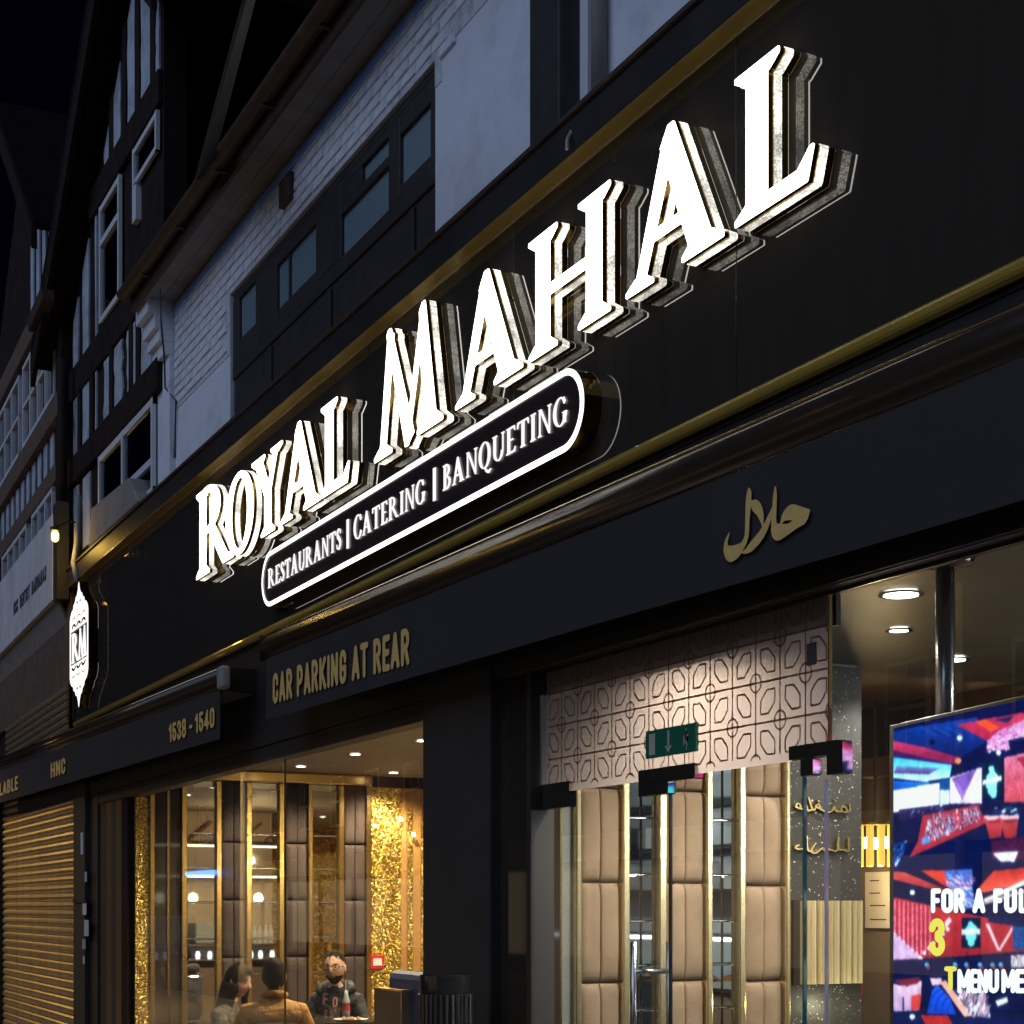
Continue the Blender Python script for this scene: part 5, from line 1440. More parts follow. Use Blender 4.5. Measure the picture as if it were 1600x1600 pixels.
def person(name, head, face, label, cloth, skn, beard=False, pitch=0.0, girth=1.0):
    """seated figure: head = centre of the head in the room, face = compass direction looked at"""
    H = Vector(head); f = Vector((face[0], face[1], 0)).normalized(); r = Vector((-f.y, f.x, 0)); up = Vector((0, 0, 1))
    root = empty(name, (H.x, H.y, 0)); tag(root, label, 'person', 'diners at the window table')
    def p(a, b_, c): return H+f*a+r*b_+up*c
    vs, es, rs = [], [], []
    def jt(pos, rad, par=None):
        vs.append(pos); rs.append((rad, rad) if not isinstance(rad, tuple) else rad)
        if par is not None: es.append((par, len(vs)-1))
        return len(vs)-1
    g_ = girth
    pel = jt(p(-.10, 0, -.66), (.165*g_, .13*g_)); wa = jt(p(-.11, 0, -.50), (.155*g_, .12*g_), pel); ch_ = jt(p(-.08, 0, -.34), (.175*g_, .125*g_), wa)
    up_ = jt(p(-.055, 0, -.235), (.135*g_, .095*g_), ch_); nk = jt(p(-.03, 0, -.165), .058, up_); nt_ = jt(p(-.012, 0, -.09), .054, nk)
    for s in (-1, 1):
        sh1 = jt(p(-.06, s*.165*g_, -.262), .072*g_, up_); el = jt(p(.02, s*.255*g_, -.50), .056*g_, sh1); fo = jt(p(.16, s*.21, -.56), .046*g_, el)
        wr = jt(p(.27, s*.13, -.575), .030, fo); pa = jt(p(.33, s*.10, -.58), .028, wr)
        for q_, (lat, ln) in enumerate(((-.030, .062), (-.011, .075), (.009, .070), (.028, .055))):
            k1 = jt(p(.365, s*(.10+lat*.9), -.578), .010, pa); k2 = jt(p(.365+ln*.55, s*(.095+lat), -.580), .009, k1); jt(p(.365+ln, s*(.09+lat), -.594), .008, k2)
        th = jt(p(.335, s*.062, -.575), .011, pa); jt(p(.372, s*.048, -.585), .009, th)
        hp = jt(p(-.06, s*.095, -.70), .098*g_, pel); kn = jt(p(.32, s*.12, -.69), .068, hp); an = jt(p(.34, s*.12, -1.02), .045, kn); jt(p(.44, s*.125, -1.05), .035, an)
    me = bpy.data.meshes.new('body_rig'); me.from_pydata(vs, es, []); me.update()
    o = bpy.data.objects.new('body_rig', me); COL.objects.link(o)
    o.modifiers.new('skin', 'SKIN'); ss = o.modifiers.new('sub', 'SUBSURF'); ss.levels = 2; ss.render_levels = 2
    for i, sv in enumerate(me.skin_vertices[0].data):
        sv.radius = rs[i]; sv.use_root = (i == pel)
    dg = bpy.context.evaluated_depsgraph_get()
    ev = o.evaluated_get(dg); em_ = ev.to_mesh()
    BV = [v.co.copy() for v in em_.vertices]; BF = [tuple(q.vertices) for q in em_.polygons]
    ev.to_mesh_clear(); bpy.data.objects.remove(o, do_unlink=True)
    bvh = BVHTree.FromPolygons(BV, BF)
    mb = MB()
    wr_z = H.z-.60
    for q_ in BF:
        c = sum((BV[k] for k in q_), Vector())/len(q_)-H
        a, b2 = c.dot(f), abs(c.dot(r))
        skin_here = (c.z > -.15 and b2 < .08) or (a > .26 and b2 < .20 and c.z > -.62)
        mb.m.append(0 if skin_here else 6 if c.z < -.60 else 1)
    mb.v = [tuple(v-Vector((H.x, H.y, 0))) for v in BV]; mb.f = BF
    hv, hf, hm = head_parts(beard)
    cp2, sp2 = math.cos(pitch), math.sin(pitch)
    def hmap(v):
        x, y, z = (k_*1.12 for k_ in v); y2, z2 = y*cp2-z*sp2, y*sp2+z*cp2
        return H+r*x-f*y2+up*z2-Vector((H.x, H.y, 0))
    n0 = len(mb.v); mb.v += [tuple(hmap(v)) for v in hv]; mb.f += [tuple(k+n0 for k in q_) for q_ in hf]; mb.m += hm
    mb.build('body', [skn, cloth, beard_m if beard else hair_m, lip_m, eye_w, eye_b, denim], root, smooth=True)
    return root, hmap, bvh, (H, f, r, up)

def hair_cap(root, hmap, front=.055, sides=-.02, back=-.07, k=1.07, m=hair_m, lock=1.0):
    """hair shell following the skull, cut at the hairline"""
    q = MB(); nu, nv = 32, 16; vs = []; fs = []
    for j in range(nv+1):
        for i in range(nu):
            th = 2*math.pi*i/nu
            fy = -math.cos(th)                                   # -1 front .. 1 back
            w = (fy+1)/2
            jagg = .010*math.sin(9*th)+.007*math.sin(17*th+1)
            lo = jagg+front*(1-w)**2+2*sides*w*(1-w)*1.0+back*w*w if True else 0
            zlow = max(-.115, lo)
            ph1 = math.acos(max(-1, min(1, zlow/.120)))
            ph = ph1*j/nv
            rr = k+.018*math.sin(7*th+j)+.012*math.sin(13*th-2*j)
            sr = math.sin(ph)**(.78 if ph < math.pi/2 else .95)
            x, y, z = sr*math.sin(th)*.076*rr, -sr*math.cos(th)*.098*rr, math.cos(ph)*.120*(rr+.01)
            if j == nv: x *= .97; y *= .97
            vs.append(tuple(hmap((x, y, z))))
    for j in range(nv):
        for i in range(nu):
            fs.append((j*nu+i, (j+1)*nu+i, (j+1)*nu+(i+1) % nu, j*nu+(i+1) % nu))
    q.add(vs, fs)
    # loose locks over the cap
    for _ in range(420):
        i = random.randrange(nu); j = random.randrange(1, nv)
        a = Vector(vs[j*nu+i]); c0 = Vector(hmap((0, .01, 0)))
        nrm = (a-c0).normalized(); dn = Vector(vs[min(nv, j+3)*nu+(i+random.choice((-1, 0, 1))) % nu])-a
        if dn.length < 1e-4: continue
        dn = dn.normalized()*random.uniform(.018, .042)*lock; sd_ = nrm.cross(dn).normalized()*random.uniform(.0015, .003)
        p0 = a+nrm*.001; p1 = a+dn*.5+nrm*random.uniform(.004, .010); p2 = a+dn+nrm*random.uniform(-.002, .010)
        q.add([p0-sd_, p0+sd_, p1+sd_, p1-sd_, p2], [(0, 1, 2, 3), (3, 2, 4)])
    return q.build('hair', m, root, smooth=True)

# man with glasses
hd = PZ(523, 1513, 13.2)
A1, hm1, bv1, (H1, f1, r1, u1) = person('person', hd, (.80, -.60), 'bearded person in black hoodie and round glasses facing the window', hoodie, skin_m, beard=True, girth=1.04)
hair_cap(A1, hm1, .092, .055, -.05, 1.03)
q = MB()
for s in (-1, 1):
    ringp = [hm1((s*.033+.026*math.cos(t), -.103+.004*abs(math.cos(t)), .012+.022*math.sin(t))) for t in np.linspace(0, 2*math.pi, 17)]
    q.tube(ringp, .0034, 5, cap=False)
    q.tube([hm1((s*.059, -.099, .016)), hm1((s*.078, -.04, .016)), hm1((s*.080, .01, .012))], .002, 5)
q.tube([hm1((-.008, -.106, .016)), hm1((.008, -.106, .016))], .002, 5)
q.build('glasses', M['black_gloss'], A1)
# hood behind the neck and chest print
q = MB(); q.tube([Vector((-0, 0, 0))+(H1+f1*a+r1*b_+u1*c)-Vector((H1.x, H1.y, 0)) for a, b_, c in ((.05, .10, -.205), (-.03, .135, -.165), (-.12, .09, -.150), (-.145, 0, -.15), (-.12, -.09, -.150), (-.03, -.135, -.165), (.05, -.10, -.205))], [.02, .038, .05, .055, .05, .038, .02], 10)
q.build('hood', hoodie, A1, smooth=True)
prm = mat('shirt_print', (.50, .28, .22), .7)
for ch, lx, lz, hg in (('F', -.095, -.30, .10), ('O', -.01, -.315, .085), ('E', -.08, -.40, .06), ('D', -.035, -.40, .055)):
    lp, wd = glyph(ch, 'sans', .05, .01)
    q = MB()
    def onto(x, y, d, lx=lx, lz=lz, hg=hg):
        o_ = H1+r1*(lx+x*hg) + u1*(lz+y*hg)+f1*.6
        hit = bv1.ray_cast(o_, -f1)
        pt = (hit[0] if hit[0] is not None else o_-f1*.45)+f1*.004
        return pt-Vector((H1.x, H1.y, 0))
    wall = lp
    fill_loops(q, lp, onto); q.build('shirt_print', prm, A1)

# man in the ochre jacket, back to the street
hd = PZ(428, 1526, 12.1)
A2, hm2, bv2, (H2, f2, r2, u2) = person('person', hd, (-.95, .28), 'dark haired person in ochre jacket seated with back to the window', jacket, skin2, girth=1.16)
hair_cap(A2, hm2, .062, -.02, -.075, 1.05, m=mat('brown_hair', (.030, .019, .013), .7, spec=.15, noise=(60, (.012, .008, .006), .4, .6), bump=(120, .5)))
q = MB(); q.tube([(H2+f2*a+r2*b_+u2*c)-Vector((H2.x, H2.y, 0)) for a, b_, c in ((.045, .055, -.155), (-.02, .082, -.135), (-.09, .06, -.125), (-.11, 0, -.122), (-.09, -.06, -.125), (-.02, -.082, -.135), (.045, -.055, -.155))], .026, 8)
q.build('collar', jacket, A2, smooth=True)
for s in (-1, 1):
    q = MB(); pts = []
    for t in np.linspace(0, 1, 8):
        o_ = H2+r2*(s*(.115-.01*t))+u2*(-.235-.26*t)-f2*.6
        hit = bv2.ray_cast(o_, f2); pts.append((hit[0] if hit[0] is not None else o_+f2*.42)-f2*.001-Vector((H2.x, H2.y, 0)))
    q.tube(pts, .0045, 5); q.build('seam', mat('jacket_seam', (.30, .13, .03), .8) if 'jacket_seam' not in M else M['jacket_seam'], A2)
# woman with long dark hair
hd = PZ(371, 1534, 13.25)
A3, hm3, bv3, (H3, f3, r3, u3) = person('person', hd, (.66, .60), 'person with long dark hair and black hairband wearing a grey coat', coat, skin_m, pitch=.22, girth=1.05)
hair_cap(A3, hm3, .072, -.05, -.11, 1.08, lock=2.2)
q = MB(); vs = []; fs = []
n, m_ = 18, 9
for j in range(m_+1):
    t = j/m_
    for i in range(n+1):
        th = math.radians(62+236*i/n)
        rr = (1.10+.10*t+.03*math.sin(5*th+3*t))
        x, y = math.sin(th)*.080*rr*(1+.12*t), -math.cos(th)*.102*rr*(1-.15*t)
        vs.append(tuple(hm3((x, y, -.005-.27*t))))
for j in range(m_):
    for i in range(n):
        k = j*(n+1)+i; fs.append((k, k+1, k+n+2, k+n+1))
q.add(vs, fs)
for _ in range(260):
    i = random.randrange(n+1); j = random.randrange(0, m_-2)
    a = Vector(vs[j*(n+1)+i]); b_ = Vector(vs[(j+2)*(n+1)+i]); c0 = Vector(hm3((0, 0, -.02-.27*j/m_)))
    nr_ = (a-c0); nr_.z = 0; nr_.normalize(); tg = nr_.cross(Vector((0, 0, 1)))*.003
    q.add([a-tg+nr_*.004, a+tg+nr_*.004, b_+tg+nr_*random.uniform(.004, .018), b_-tg+nr_*random.uniform(.004, .018)], [(0, 1, 2, 3)])
hh = q.build('hair', hair_m, A3, smooth=True)
md = hh.modifiers.new('thick', 'SOLIDIFY'); md.thickness = .012
q = MB(); q.tube([hm3((.090*math.sin(t)*.98, .022, .135*math.cos(t)-.0)) for t in np.linspace(-1.75, 1.75, 15)], .010, 8); q.build('hairband', mat('band_black', (.004, .004, .005), .9, spec=.05), A3, smooth=True)

# seats under them
for (hx_, hy_), lab in zip(((H1.x-f1.x*.1, H1.y-f1.y*.1), (H2.x-f2.x*.1, H2.y-f2.y*.1), (H3.x-f3.x*.1, H3.y-f3.y*.1)), ('bearded person', 'person in the ochre jacket', 'person in the grey coat')):
    hz = .285
    s_ = empty('stool', (hx_, hy_, .007)); tag(s_, 'low padded stool under the ' + lab, 'stool', 'stools at the window table')
    q = MB(); q.lathe([(.19, .22), (.20, .24), (.20, .27), (.17, .29)], seg=18); q.build('seat', M['brown_velvet'], s_)
    for k in range(4):
        a = math.pi/4+k*math.pi/2; q = MB(); q.tube([(.13*math.cos(a), .13*math.sin(a), .22), (.16*math.cos(a), .16*math.sin(a), 0)], .014, 6); q.build('leg', M['gold_frame'], s_)
# table with plate, glass, bottle and flowers
tc_ = PZ(540, 1592, 12.45); TZ = tc_.z-.012
tb = empty('round_table', (tc_.x-.12, tc_.y+.02, .007)); tag(tb, 'small round dark table in front of the bearded person', 'table')
q = MB(); q.lathe([(.36, TZ-.035), (.37, TZ-.02), (.37, TZ-.008), (.36, TZ-.0072)], seg=32); q.build('top', M['black_gloss'], tb)
q = MB(); q.lathe([(.04, .02), (.035, TZ-.04)], seg=12); q.build('stem', M['gold_frame'], tb)
q = MB(); q.lathe([(.24, 0), (.24, .015), (.05, .03)], seg=24); q.build('base', M['black_gloss'], tb)
china = mat('white_china', (.62, .58, .52), .25)
p = PZ(548, 1590, 12.4)
pl = empty('plate', (p.x, p.y, TZ)); tag(pl, 'white plate with scraps of food on the round table', 'plate')
q = MB(); q.lathe([(.07, 0), (.13, .012), (.135, .016), (.12, .012), (.07, .005)], seg=24); q.build('dish', china, pl)
q = MB()
for k in range(12):
    a, rr = random.random()*6.3, random.random()*.06
    q.lathe([(.012, 0), (.02, .008), (.012, .02), (.003, .026)], c=(rr*math.cos(a), rr*math.sin(a), .006), seg=6)
q.build('food', mat('food', (.42, .24, .12), .6), pl)
p = PZ(523, 1582, 12.6)
gl_ = empty('tumbler', (p.x, p.y, TZ)); tag(gl_, 'empty glass tumbler beside the plate', 'glass')
q = MB(); q.lathe([(.034, 0), (.040, .09), (.038, .09), (.032, .005)], seg=16); q.build('glass', M['shop_glass'], gl_)
p = PZ(541, 1584, 12.75)
bo = empty('drink_bottle', (p.x, p.y, TZ)); tag(bo, 'small glass bottle with red label and a white straw', 'bottle')
q = MB(); q.lathe([(.030, 0), (.031, .06), (.027, .10), (.031, .13), (.016, .18), (.014, .215)], seg=14); q.build('glass', M['bottle_clear'], bo, smooth=True)
q = MB(); q.lathe([(.0315, .055), (.0285, .10), (.031, .118), (.0315, .118)], seg=14); q.build('label', mat('red_label', (.55, .05, .05), .5), bo)
q = MB(); q.tube([(0, 0, .1), (-.012, 0, .30)], .004, 6); q.build('straw', china, bo)
p = PZ(592, 1592, 12.2)
fv = empty('flower_pot', (p.x, p.y, TZ)); tag(fv, 'little pot of white paper flowers at the table edge', 'flowers')
q = MB(); q.lathe([(.03, 0), (.04, .03), (.036, .03)], seg=12); q.build('pot', china, fv)
for k in range(7):
    a = k*.9; q = MB(); q.lathe([(.005, 0), (.022, .012), (.012, .03), (.002, .034)], c=(.035*math.cos(a), .035*math.sin(a), .026+.008*(k % 3)), seg=7); q.build('petal', china, fv)
# blue seat back with its gold-edged box end
bp_ = PZ(612, 1560, 11.4)
bs = empty('booth_bench', (bp_.x, bp_.y, .007)); tag(bs, 'blue padded bench back with gold edged brown end panel', 'bench')
zt_ = PZ(612, 1549, 11.4).z
B(-.28, .22, -.02, .05, 0, zt_).build('end_panel', mat('bench_brown', (.10, .06, .03), .5), bs)
B(.2203, .235, -.025, .052, 0, zt_).build('gold_edge', M['gold_frame'], bs); B(-.28, .2202, -.025, .052, zt_, zt_+.012).build('gold_edge', M['gold_frame'], bs)
q = MB(); q.box(-.24, .52, .06, .22, .4, zt_+.13); q.build('backrest', mat('blue_velvet', (.02, .045, .16), .7), bs, bevel=.05)
B(-.2, .5, .2201, .70, 0, .42).build('seat', M['blue_velvet'], bs, bevel=.03)
# fluted planter drum outside by the pillar
fp = P(697, 1560, -.30)
fd = empty('fluted_planter', (fp.x, -.30, .0)); tag(fd, 'round black planter with upright metal flutes on the pavement by the pillar', 'planter')
zt_ = P(697, 1552, -.30).z
q = MB(); q.lathe([(.128, 0), (.128, zt_)], seg=32); q.build('drum', M['black_matt'], fd)
q = MB(); q.lathe([(.120, zt_), (.124, zt_+.003), (.124, zt_+.085), (.118, zt_+.09)], seg=32); q.build('glossy_rim', mat('black_mirror', (.02, .02, .02), .04, spec=.9), fd)
q = MB(); q.tube([(.131, 0, .01), (.131, 0, zt_-.002)], .0085, 8); fm = q.mesh('flute', mat('dark_steel', (.30, .30, .28), .22, metal=1.0))
for k in range(32):
    inst('flute', fm, fd, rot=(0, 0, 2*math.pi*k/32))

# ================================================================== advertising screen hung from the ceiling
c15, s15 = math.cos(math.radians(15)), math.sin(math.radians(15))
tdir = -(Vector((-CB, SB, 0))*c15-Vector((SB, CB, 0))*s15)      # along the screen towards the viewer's right
T0 = P(1392, 1135, .62); T0.z = 0
def TV(px, py, d=0.0):
    X = (px-CXP)/FPX; dx, dy = -CB+X*SB, SB+X*CB
    n = Vector((-tdir.y, tdir.x, 0)); n = n if n.y < 0 else -n
    o_ = T0+n*d
    Z = ((o_-Vector((0, -DIST, 0))).dot(n))/(Vector((dx, dy, 0)).dot(n))
    return Vector((dx*Z, dy*Z-DIST, EYE+(HYP-py)*Z/FPX))
tn = Vector((-tdir.y, tdir.x, 0)); tn = tn if tn.y < 0 else -tn
tv = empty('display_screen', (T0.x, T0.y, .6)); tag(tv, 'large portrait display screen showing a neon lit bar with promotional lettering', 'screen')
zt_ = TV(1396, 1138).z; a0 = TV(1396, 1138); Wt, Ht = .98, 1.36
q = MB(); q.obox(Vector((T0.x, T0.y, zt_+.016-Ht-.032))+tn*-.055-tdir*.022, tdir*(Wt+.044), tn*.05, (0, 0, Ht+.032)); put(q, 'casing', M['black_matt'], tv, bevel=.004)
S0 = Vector((a0.x, a0.y, zt_))
nx, nz = 340, 470
def proj(p):
    rel = p-Vector((0, -DIST, EYE)); Z = rel.x*-CB+rel.y*SB; lat = rel.x*SB+rel.y*CB
    return CXP+FPX*lat/Z, HYP-FPX*rel.z/Z
us = np.linspace(0, Wt, nx+1); ts = np.linspace(0, Ht, nz+1)
vx = [S0+tdir*u_-Vector((0, 0, t)) for t in ts for u_ in us]
pp = np.array([proj(p) for p in vx])
ZX, ZY = (pp[:, 0]-1380)*6.155, (pp[:, 1]-1080)*6.155             # picture coordinates
col = np.tile(np.array([4, 20, 78.]), (len(ZX), 1))
nrng = np.random.default_rng(3)
spk = nrng.random(len(ZX)); spk2 = nrng.random(len(ZX))
def inside(pts, X=None, Y=None):
    X = ZX if X is None else X; Y = ZY if Y is None else Y
    ins_ = np.zeros(len(X), bool); n = len(pts)
    for i in range(n):
        (x0, y0), (x1, y1) = pts[i], pts[i-1]
        c = ((y0 > Y) != (y1 > Y)) & (X < (x1-x0)*(Y-y0)/(y1-y0+1e-9)+x0)
        ins_ ^= c
    return ins_
def paint(pts, c, c2=None, dy=0, vert=True, noise=0, dens=1.0):
    pts = [(x, y+dy) for x, y in pts]
    m = inside(pts)
    if dens < 1: m &= spk < dens
    k = np.zeros(m.sum())
    if c2 is not None:
        ys = [p[1] for p in pts]; xs_ = [p[0] for p in pts]
        k = (ZY[m]-min(ys))/(max(ys)-min(ys)+1e-6) if vert else (ZX[m]-min(xs_))/(max(xs_)-min(xs_)+1e-6)
    cc = np.array(c, float)[None, :]*(1-k[:, None])+(np.array(c2 if c2 is not None else c, float)[None, :])*k[:, None]
    if noise: cc = cc*(1+noise*(spk2[m][:, None]-.5)*2)
    col[m] = cc
def dot(x, y, r, c, dy=0):
    m = ((ZX-x)**2+((ZY-y-dy))**2) < r*r; col[m] = c
# first picture: ceiling, bar, counter
paint([(60,400),(330,340),(900,250),(1000,480),(740,640),(60,480)], (14,70,165), (6,30,105))
paint([(700,320),(1500,180),(1500,420),(1000,480)], (190,60,95), (160,40,90)); paint([(880,290),(980,270),(1120,350),(1030,390)], (235,95,60)); paint([(1060,280),(1260,240),(1200,300)], (20,40,110))
paint([(60,470),(400,540),(740,640),(740,690),(660,700),(60,560)], (200,60,110), (120,30,90)); paint([(60,560),(660,700),(660,720),(60,625)], (60,20,90))
dot(720,670,30,(240,150,120)); dot(470,490,26,(4,12,50))
paint([(60,630),(660,710),(640,830),(400,870),(60,830)], (60,190,245), (210,245,255)); paint([(130,720),(550,740),(440,800),(100,790)], (110,150,200), (95,35,105))
paint([(60,860),(450,880),(420,950),(60,965)], (20,120,215), (6,70,160)); paint([(60,965),(540,880),(540,1110),(60,1170)], (240,248,255))
paint([(545,860),(635,850),(635,950),(545,950)], (10,75,140)); paint([(545,950),(635,950),(635,1100),(545,1110)], (205,225,245))
paint([(640,830),(950,730),(950,1080),(640,1080)], (228,220,244)); paint([(660,840),(900,745),(760,1045)], (125,95,175), noise=.12)
paint([(950,690),(1160,650),(1160,1020),(950,1020)], (5,30,62))
for (x, y, r_) in ((1040,745,28),(1050,790,30),(1050,840,60),(1040,900,55),(1050,960,45),(1060,1000,28)): dot(x, y, r_, (150,238,250))
paint([(955,860),(1140,810),(1140,860),(955,900)], (225,252,255), noise=.3)
paint([(1165,640),(1500,560),(1500,1075),(1165,1070)], (205,130,160), (185,85,105), noise=.25); paint([(1280,640),(1500,600),(1500,800),(1420,820)], (150,45,80), noise=.2)
paint([(1000,480),(1100,390),(1500,210),(1500,400),(1200,470),(1220,560),(1000,580)], (205,150,205), noise=.5)
for x, y, r_ in ((735,450,26),(1020,575,18),(1110,592,24),(1060,560,12)): dot(x, y, r_, (225,245,255))
paint([(150,1140),(540,1090),(560,1160),(150,1250)], (40,30,90), noise=.8)
paint([(570,1090),(1500,1060),(1500,1110),(570,1150)], (6,18,70))
paint([(380,1195),(910,1090),(990,1270),(250,1600),(330,1450)], (165,50,72)); paint([(440,1215),(895,1115),(935,1235),(370,1480)], (95,25,60)); paint([(440,1215),(895,1115),(935,1235),(370,1480)], (190,170,215), dens=.42, noise=.5)
paint([(590,1310),(640,1300),(640,1370),(590,1380)], (50,160,225)); paint([(370,1420),(440,1400),(440,1460),(370,1470)], (60,150,225))
for x0 in (965, 1110):
    paint([(x0,1210),(x0+190,1200),(x0+170,1400),(x0+60,1420)], (190,80,90), (150,45,60)); paint([(x0-5,1200),(x0+200,1190),(x0+190,1235),(x0+60,1255)], (235,200,215)); paint([(x0+40,1240),(x0+180,1225),(x0+180,1260),(x0+60,1275)], (140,40,60))
paint([(1040,1440),(1500,1380),(1500,1640),(1040,1620)], (70,25,70), noise=.5); paint([(1050,1560),(1300,1540),(1260,1640),(1130,1640)], (225,225,240))
paint([(60,1480),(240,1440),(130,1700),(60,1720)], (20,60,130), noise=.5)
def strokes(pts, n, ln, wd, cols, ang=90, dy=0, seed=1):
    rg = np.random.default_rng(seed); xs_ = [p[0] for p in pts]; ys_ = [p[1] for p in pts]
    poly = [(x, y) for x, y in pts]
    for _ in range(n):
        for _t in range(12):
            x, y = rg.uniform(min(xs_), max(xs_)), rg.uniform(min(ys_), max(ys_))
            if inside(poly, np.array([x]), np.array([y]))[0]: break
        a = math.radians(ang+rg.normal()*9); l = ln*rg.uniform(.5, 1.3); w = wd*rg.uniform(.6, 1.3)
        dx, dy2 = math.cos(a)*l/2, -math.sin(a)*l/2; px_, py_ = -math.sin(a)*w/2, -math.cos(a)*w/2
        paint([(x-dx-px_, y-dy2-py_), (x+dx-px_, y+dy2-py_), (x+dx+px_, y+dy2+py_), (x-dx+px_, y-dy2+py_)], cols[rg.integers(len(cols))], dy=dy)
strokes([(440,1215),(895,1115),(935,1235),(370,1480)], 90, 46, 13, [(235,225,240),(200,60,80),(120,20,50),(150,190,230),(240,150,160)], 100, 0, 2)
strokes([(1000,480),(1100,390),(1500,210),(1500,400),(1200,470),(1220,560),(1000,580)], 120, 60, 9, [(245,220,245),(190,110,180),(225,170,215),(130,60,140)], 20, 0, 3)
strokes([(200,1150),(540,1095),(560,1150),(200,1230)], 26, 44, 9, [(10,14,50),(120,150,210),(30,30,80)], 55, 0, 4)
strokes([(60,1480),(240,1440),(130,1700),(60,1720)], 20, 50, 12, [(60,140,220),(200,220,240),(8,20,70)], 60, 0, 5)
strokes([(1040,1120),(1320,1100),(1320,1190),(1040,1200)], 14, 60, 14, [(120,190,225),(20,60,120),(200,230,240)], 30, 0, 6)
for k in range(9): paint([(690+20*k,860+24*k),(700+20*k,860+24*k),(762,1030),(758,1030)], (160,130,205))
for x in (360, 480, 610): paint([(x,340+.0*x),(x+170,430),(x+166,436),(x-6,345)], (40,110,200))
# second picture: the same bar from another side
O = 1600
paint([(60,95),(1500,95),(1500,700),(60,400)], (5,18,70), dy=O)
paint([(60,130),(200,140),(640,320),(560,330),(60,200)], (205,90,85), (150,45,70), dy=O); paint([(360,125),(650,120),(680,300),(600,280)], (205,70,60), dy=O)
paint([(900,310),(1060,130),(1500,80),(1500,210),(960,340)], (175,45,45), (225,110,90), dy=O); paint([(960,400),(1500,150),(1500,200),(980,430)], (235,230,235), dy=O); paint([(960,430),(1500,260),(1500,300),(980,450)], (190,170,180), dy=O)
paint([(590,120),(860,110),(860,300),(880,480),(780,500),(620,280)], (70,110,190), dy=O, noise=.4); strokes([(590,180),(860,150),(880,480),(780,500),(600,260)], 110, 56, 10, [(240,225,245),(205,150,195),(120,190,230),(150,80,130)], 150, O, 8)
dot(280,335+O,24,(235,250,255))
paint([(60,370),(760,530),(1500,680),(1500,900),(60,990)], (178,52,66), (150,36,52), dy=O, noise=.12)
for k in range(9):
    x = 105+42*k; paint([(x,400+8*k),(x+17,404+8*k),(x+17,940),(x,940)], (205,120,150), dy=O, noise=.4)
for k in range(7):
    dot(105+42*k, 745+38*k+O, 26, (205,185,220))
paint([(60,740),(110,740),(360,970),(60,985)], (190,165,205), dy=O, noise=.1)
for k in range(7):
    dot(350+45*k, 960-45*k+O, 20, (235,215,225))
paint([(590,620),(640,570),(660,610),(600,680)], (235,205,215), dy=O)
paint([(985,640),(1020,640),(1120,880),(1100,900)], (230,200,215), dy=O, noise=.15); paint([(1105,890),(1240,660),(1245,700),(1125,905)], (230,200,215), dy=O, noise=.15)
paint([(755,580),(935,580),(935,870),(755,870)], (4,26,60), dy=O)
for x, y, r_ in ((840,640,26),(850,700,60),(845,760,52),(845,820,34)): dot(x, y+O, r_, (120,215,230))
paint([(755,690),(930,680),(930,740),(755,745)], (215,245,248), dy=O, noise=.3)
paint([(1245,650),(1500,700),(1500,890),(1245,880)], (20,80,140), dy=O, noise=.7); paint([(1010,560),(1500,570),(1500,690),(1010,620)], (8,26,80), dy=O)
paint([(60,1000),(1500,890),(1500,1700),(60,1700)], (6,20,72), dy=O)
paint([(90,1215),(230,1240),(370,1180),(360,1380),(340,1470),(100,1480)], (222,195,215), (170,150,190), dy=O); paint([(270,1330),(370,1310),(350,1460),(270,1470)], (190,70,70), dy=O); paint([(100,1180),(360,1150),(330,1215),(200,1235)], (120,35,60), dy=O, noise=.5); paint([(185,1340),(200,1340),(200,1470),(185,1470)], (40,30,80), dy=O)
paint([(450,1160),(560,1160),(560,1220),(470,1230)], (225,190,205), dy=O)
paint([(420,1500),(470,1280),(520,1225),(640,1350),(700,1510)], (25,105,225), (12,70,180), dy=O)
for k in range(4):
    x0 = 455+52*k
    for a in np.linspace(3.1, 5.2, 26): dot(x0+130+130*math.cos(a), 1430+30*k+170*math.sin(a)+O, 6, (8,45,130))
paint([(545,1200),(600,1180),(860,1520),(780,1530)], (228,175,165), dy=O); paint([(690,1270),(980,1290),(1040,1540),(860,1530)], (120,115,150), dy=O); strokes([(690,1270),(980,1290),(1040,1540),(860,1530)], 80, 80, 11, [(250,250,255),(235,230,240),(60,50,90),(190,150,170)], 70, O, 9)
paint([(1080,1380),(1190,1340),(1200,1390),(1100,1430)], (225,235,240), dy=O); paint([(1230,940),(1500,930),(1500,1050),(1230,1060)], (225,215,225), dy=O, dens=.8, noise=.2)
for x in (420, 690, 800, 930, 1050, 1130): dot(x, 1030+O, 22, (80,170,220)); dot(x+14, 1060+O, 18, (150,50,70))
paint([(60,1500),(300,1520),(1500,1560),(1500,1900),(60,1900)], (8,26,85), dy=O); paint([(360,1515),(620,1520),(680,1620),(420,1640)], (170,45,50), dy=O); dot(280,1530+O,26,(220,240,250))
G3 = np.clip(col, 0, 255).reshape(nz+1, nx+1, 3)
def blur(A_, n):
    for _ in range(n):
        A_ = (np.roll(A_, 1, 0)+2*A_+np.roll(A_, -1, 0))/4; A_ = (np.roll(A_, 1, 1)+2*A_+np.roll(A_, -1, 1))/4
    return A_
soft = blur(G3, 2); glow = blur(np.clip(G3-110, 0, 255), 40)
lowf = blur(nrng.random((nz+1, nx+1, 1))*255, 30); lowf = (lowf-lowf.mean())/lowf.std()
col = (soft*(1+.05*lowf)*(.93+.14*blur(nrng.random((nz+1, nx+1, 1)), 1))+glow*.55).reshape(-1, 3)
me = bpy.data.meshes.new('picture')
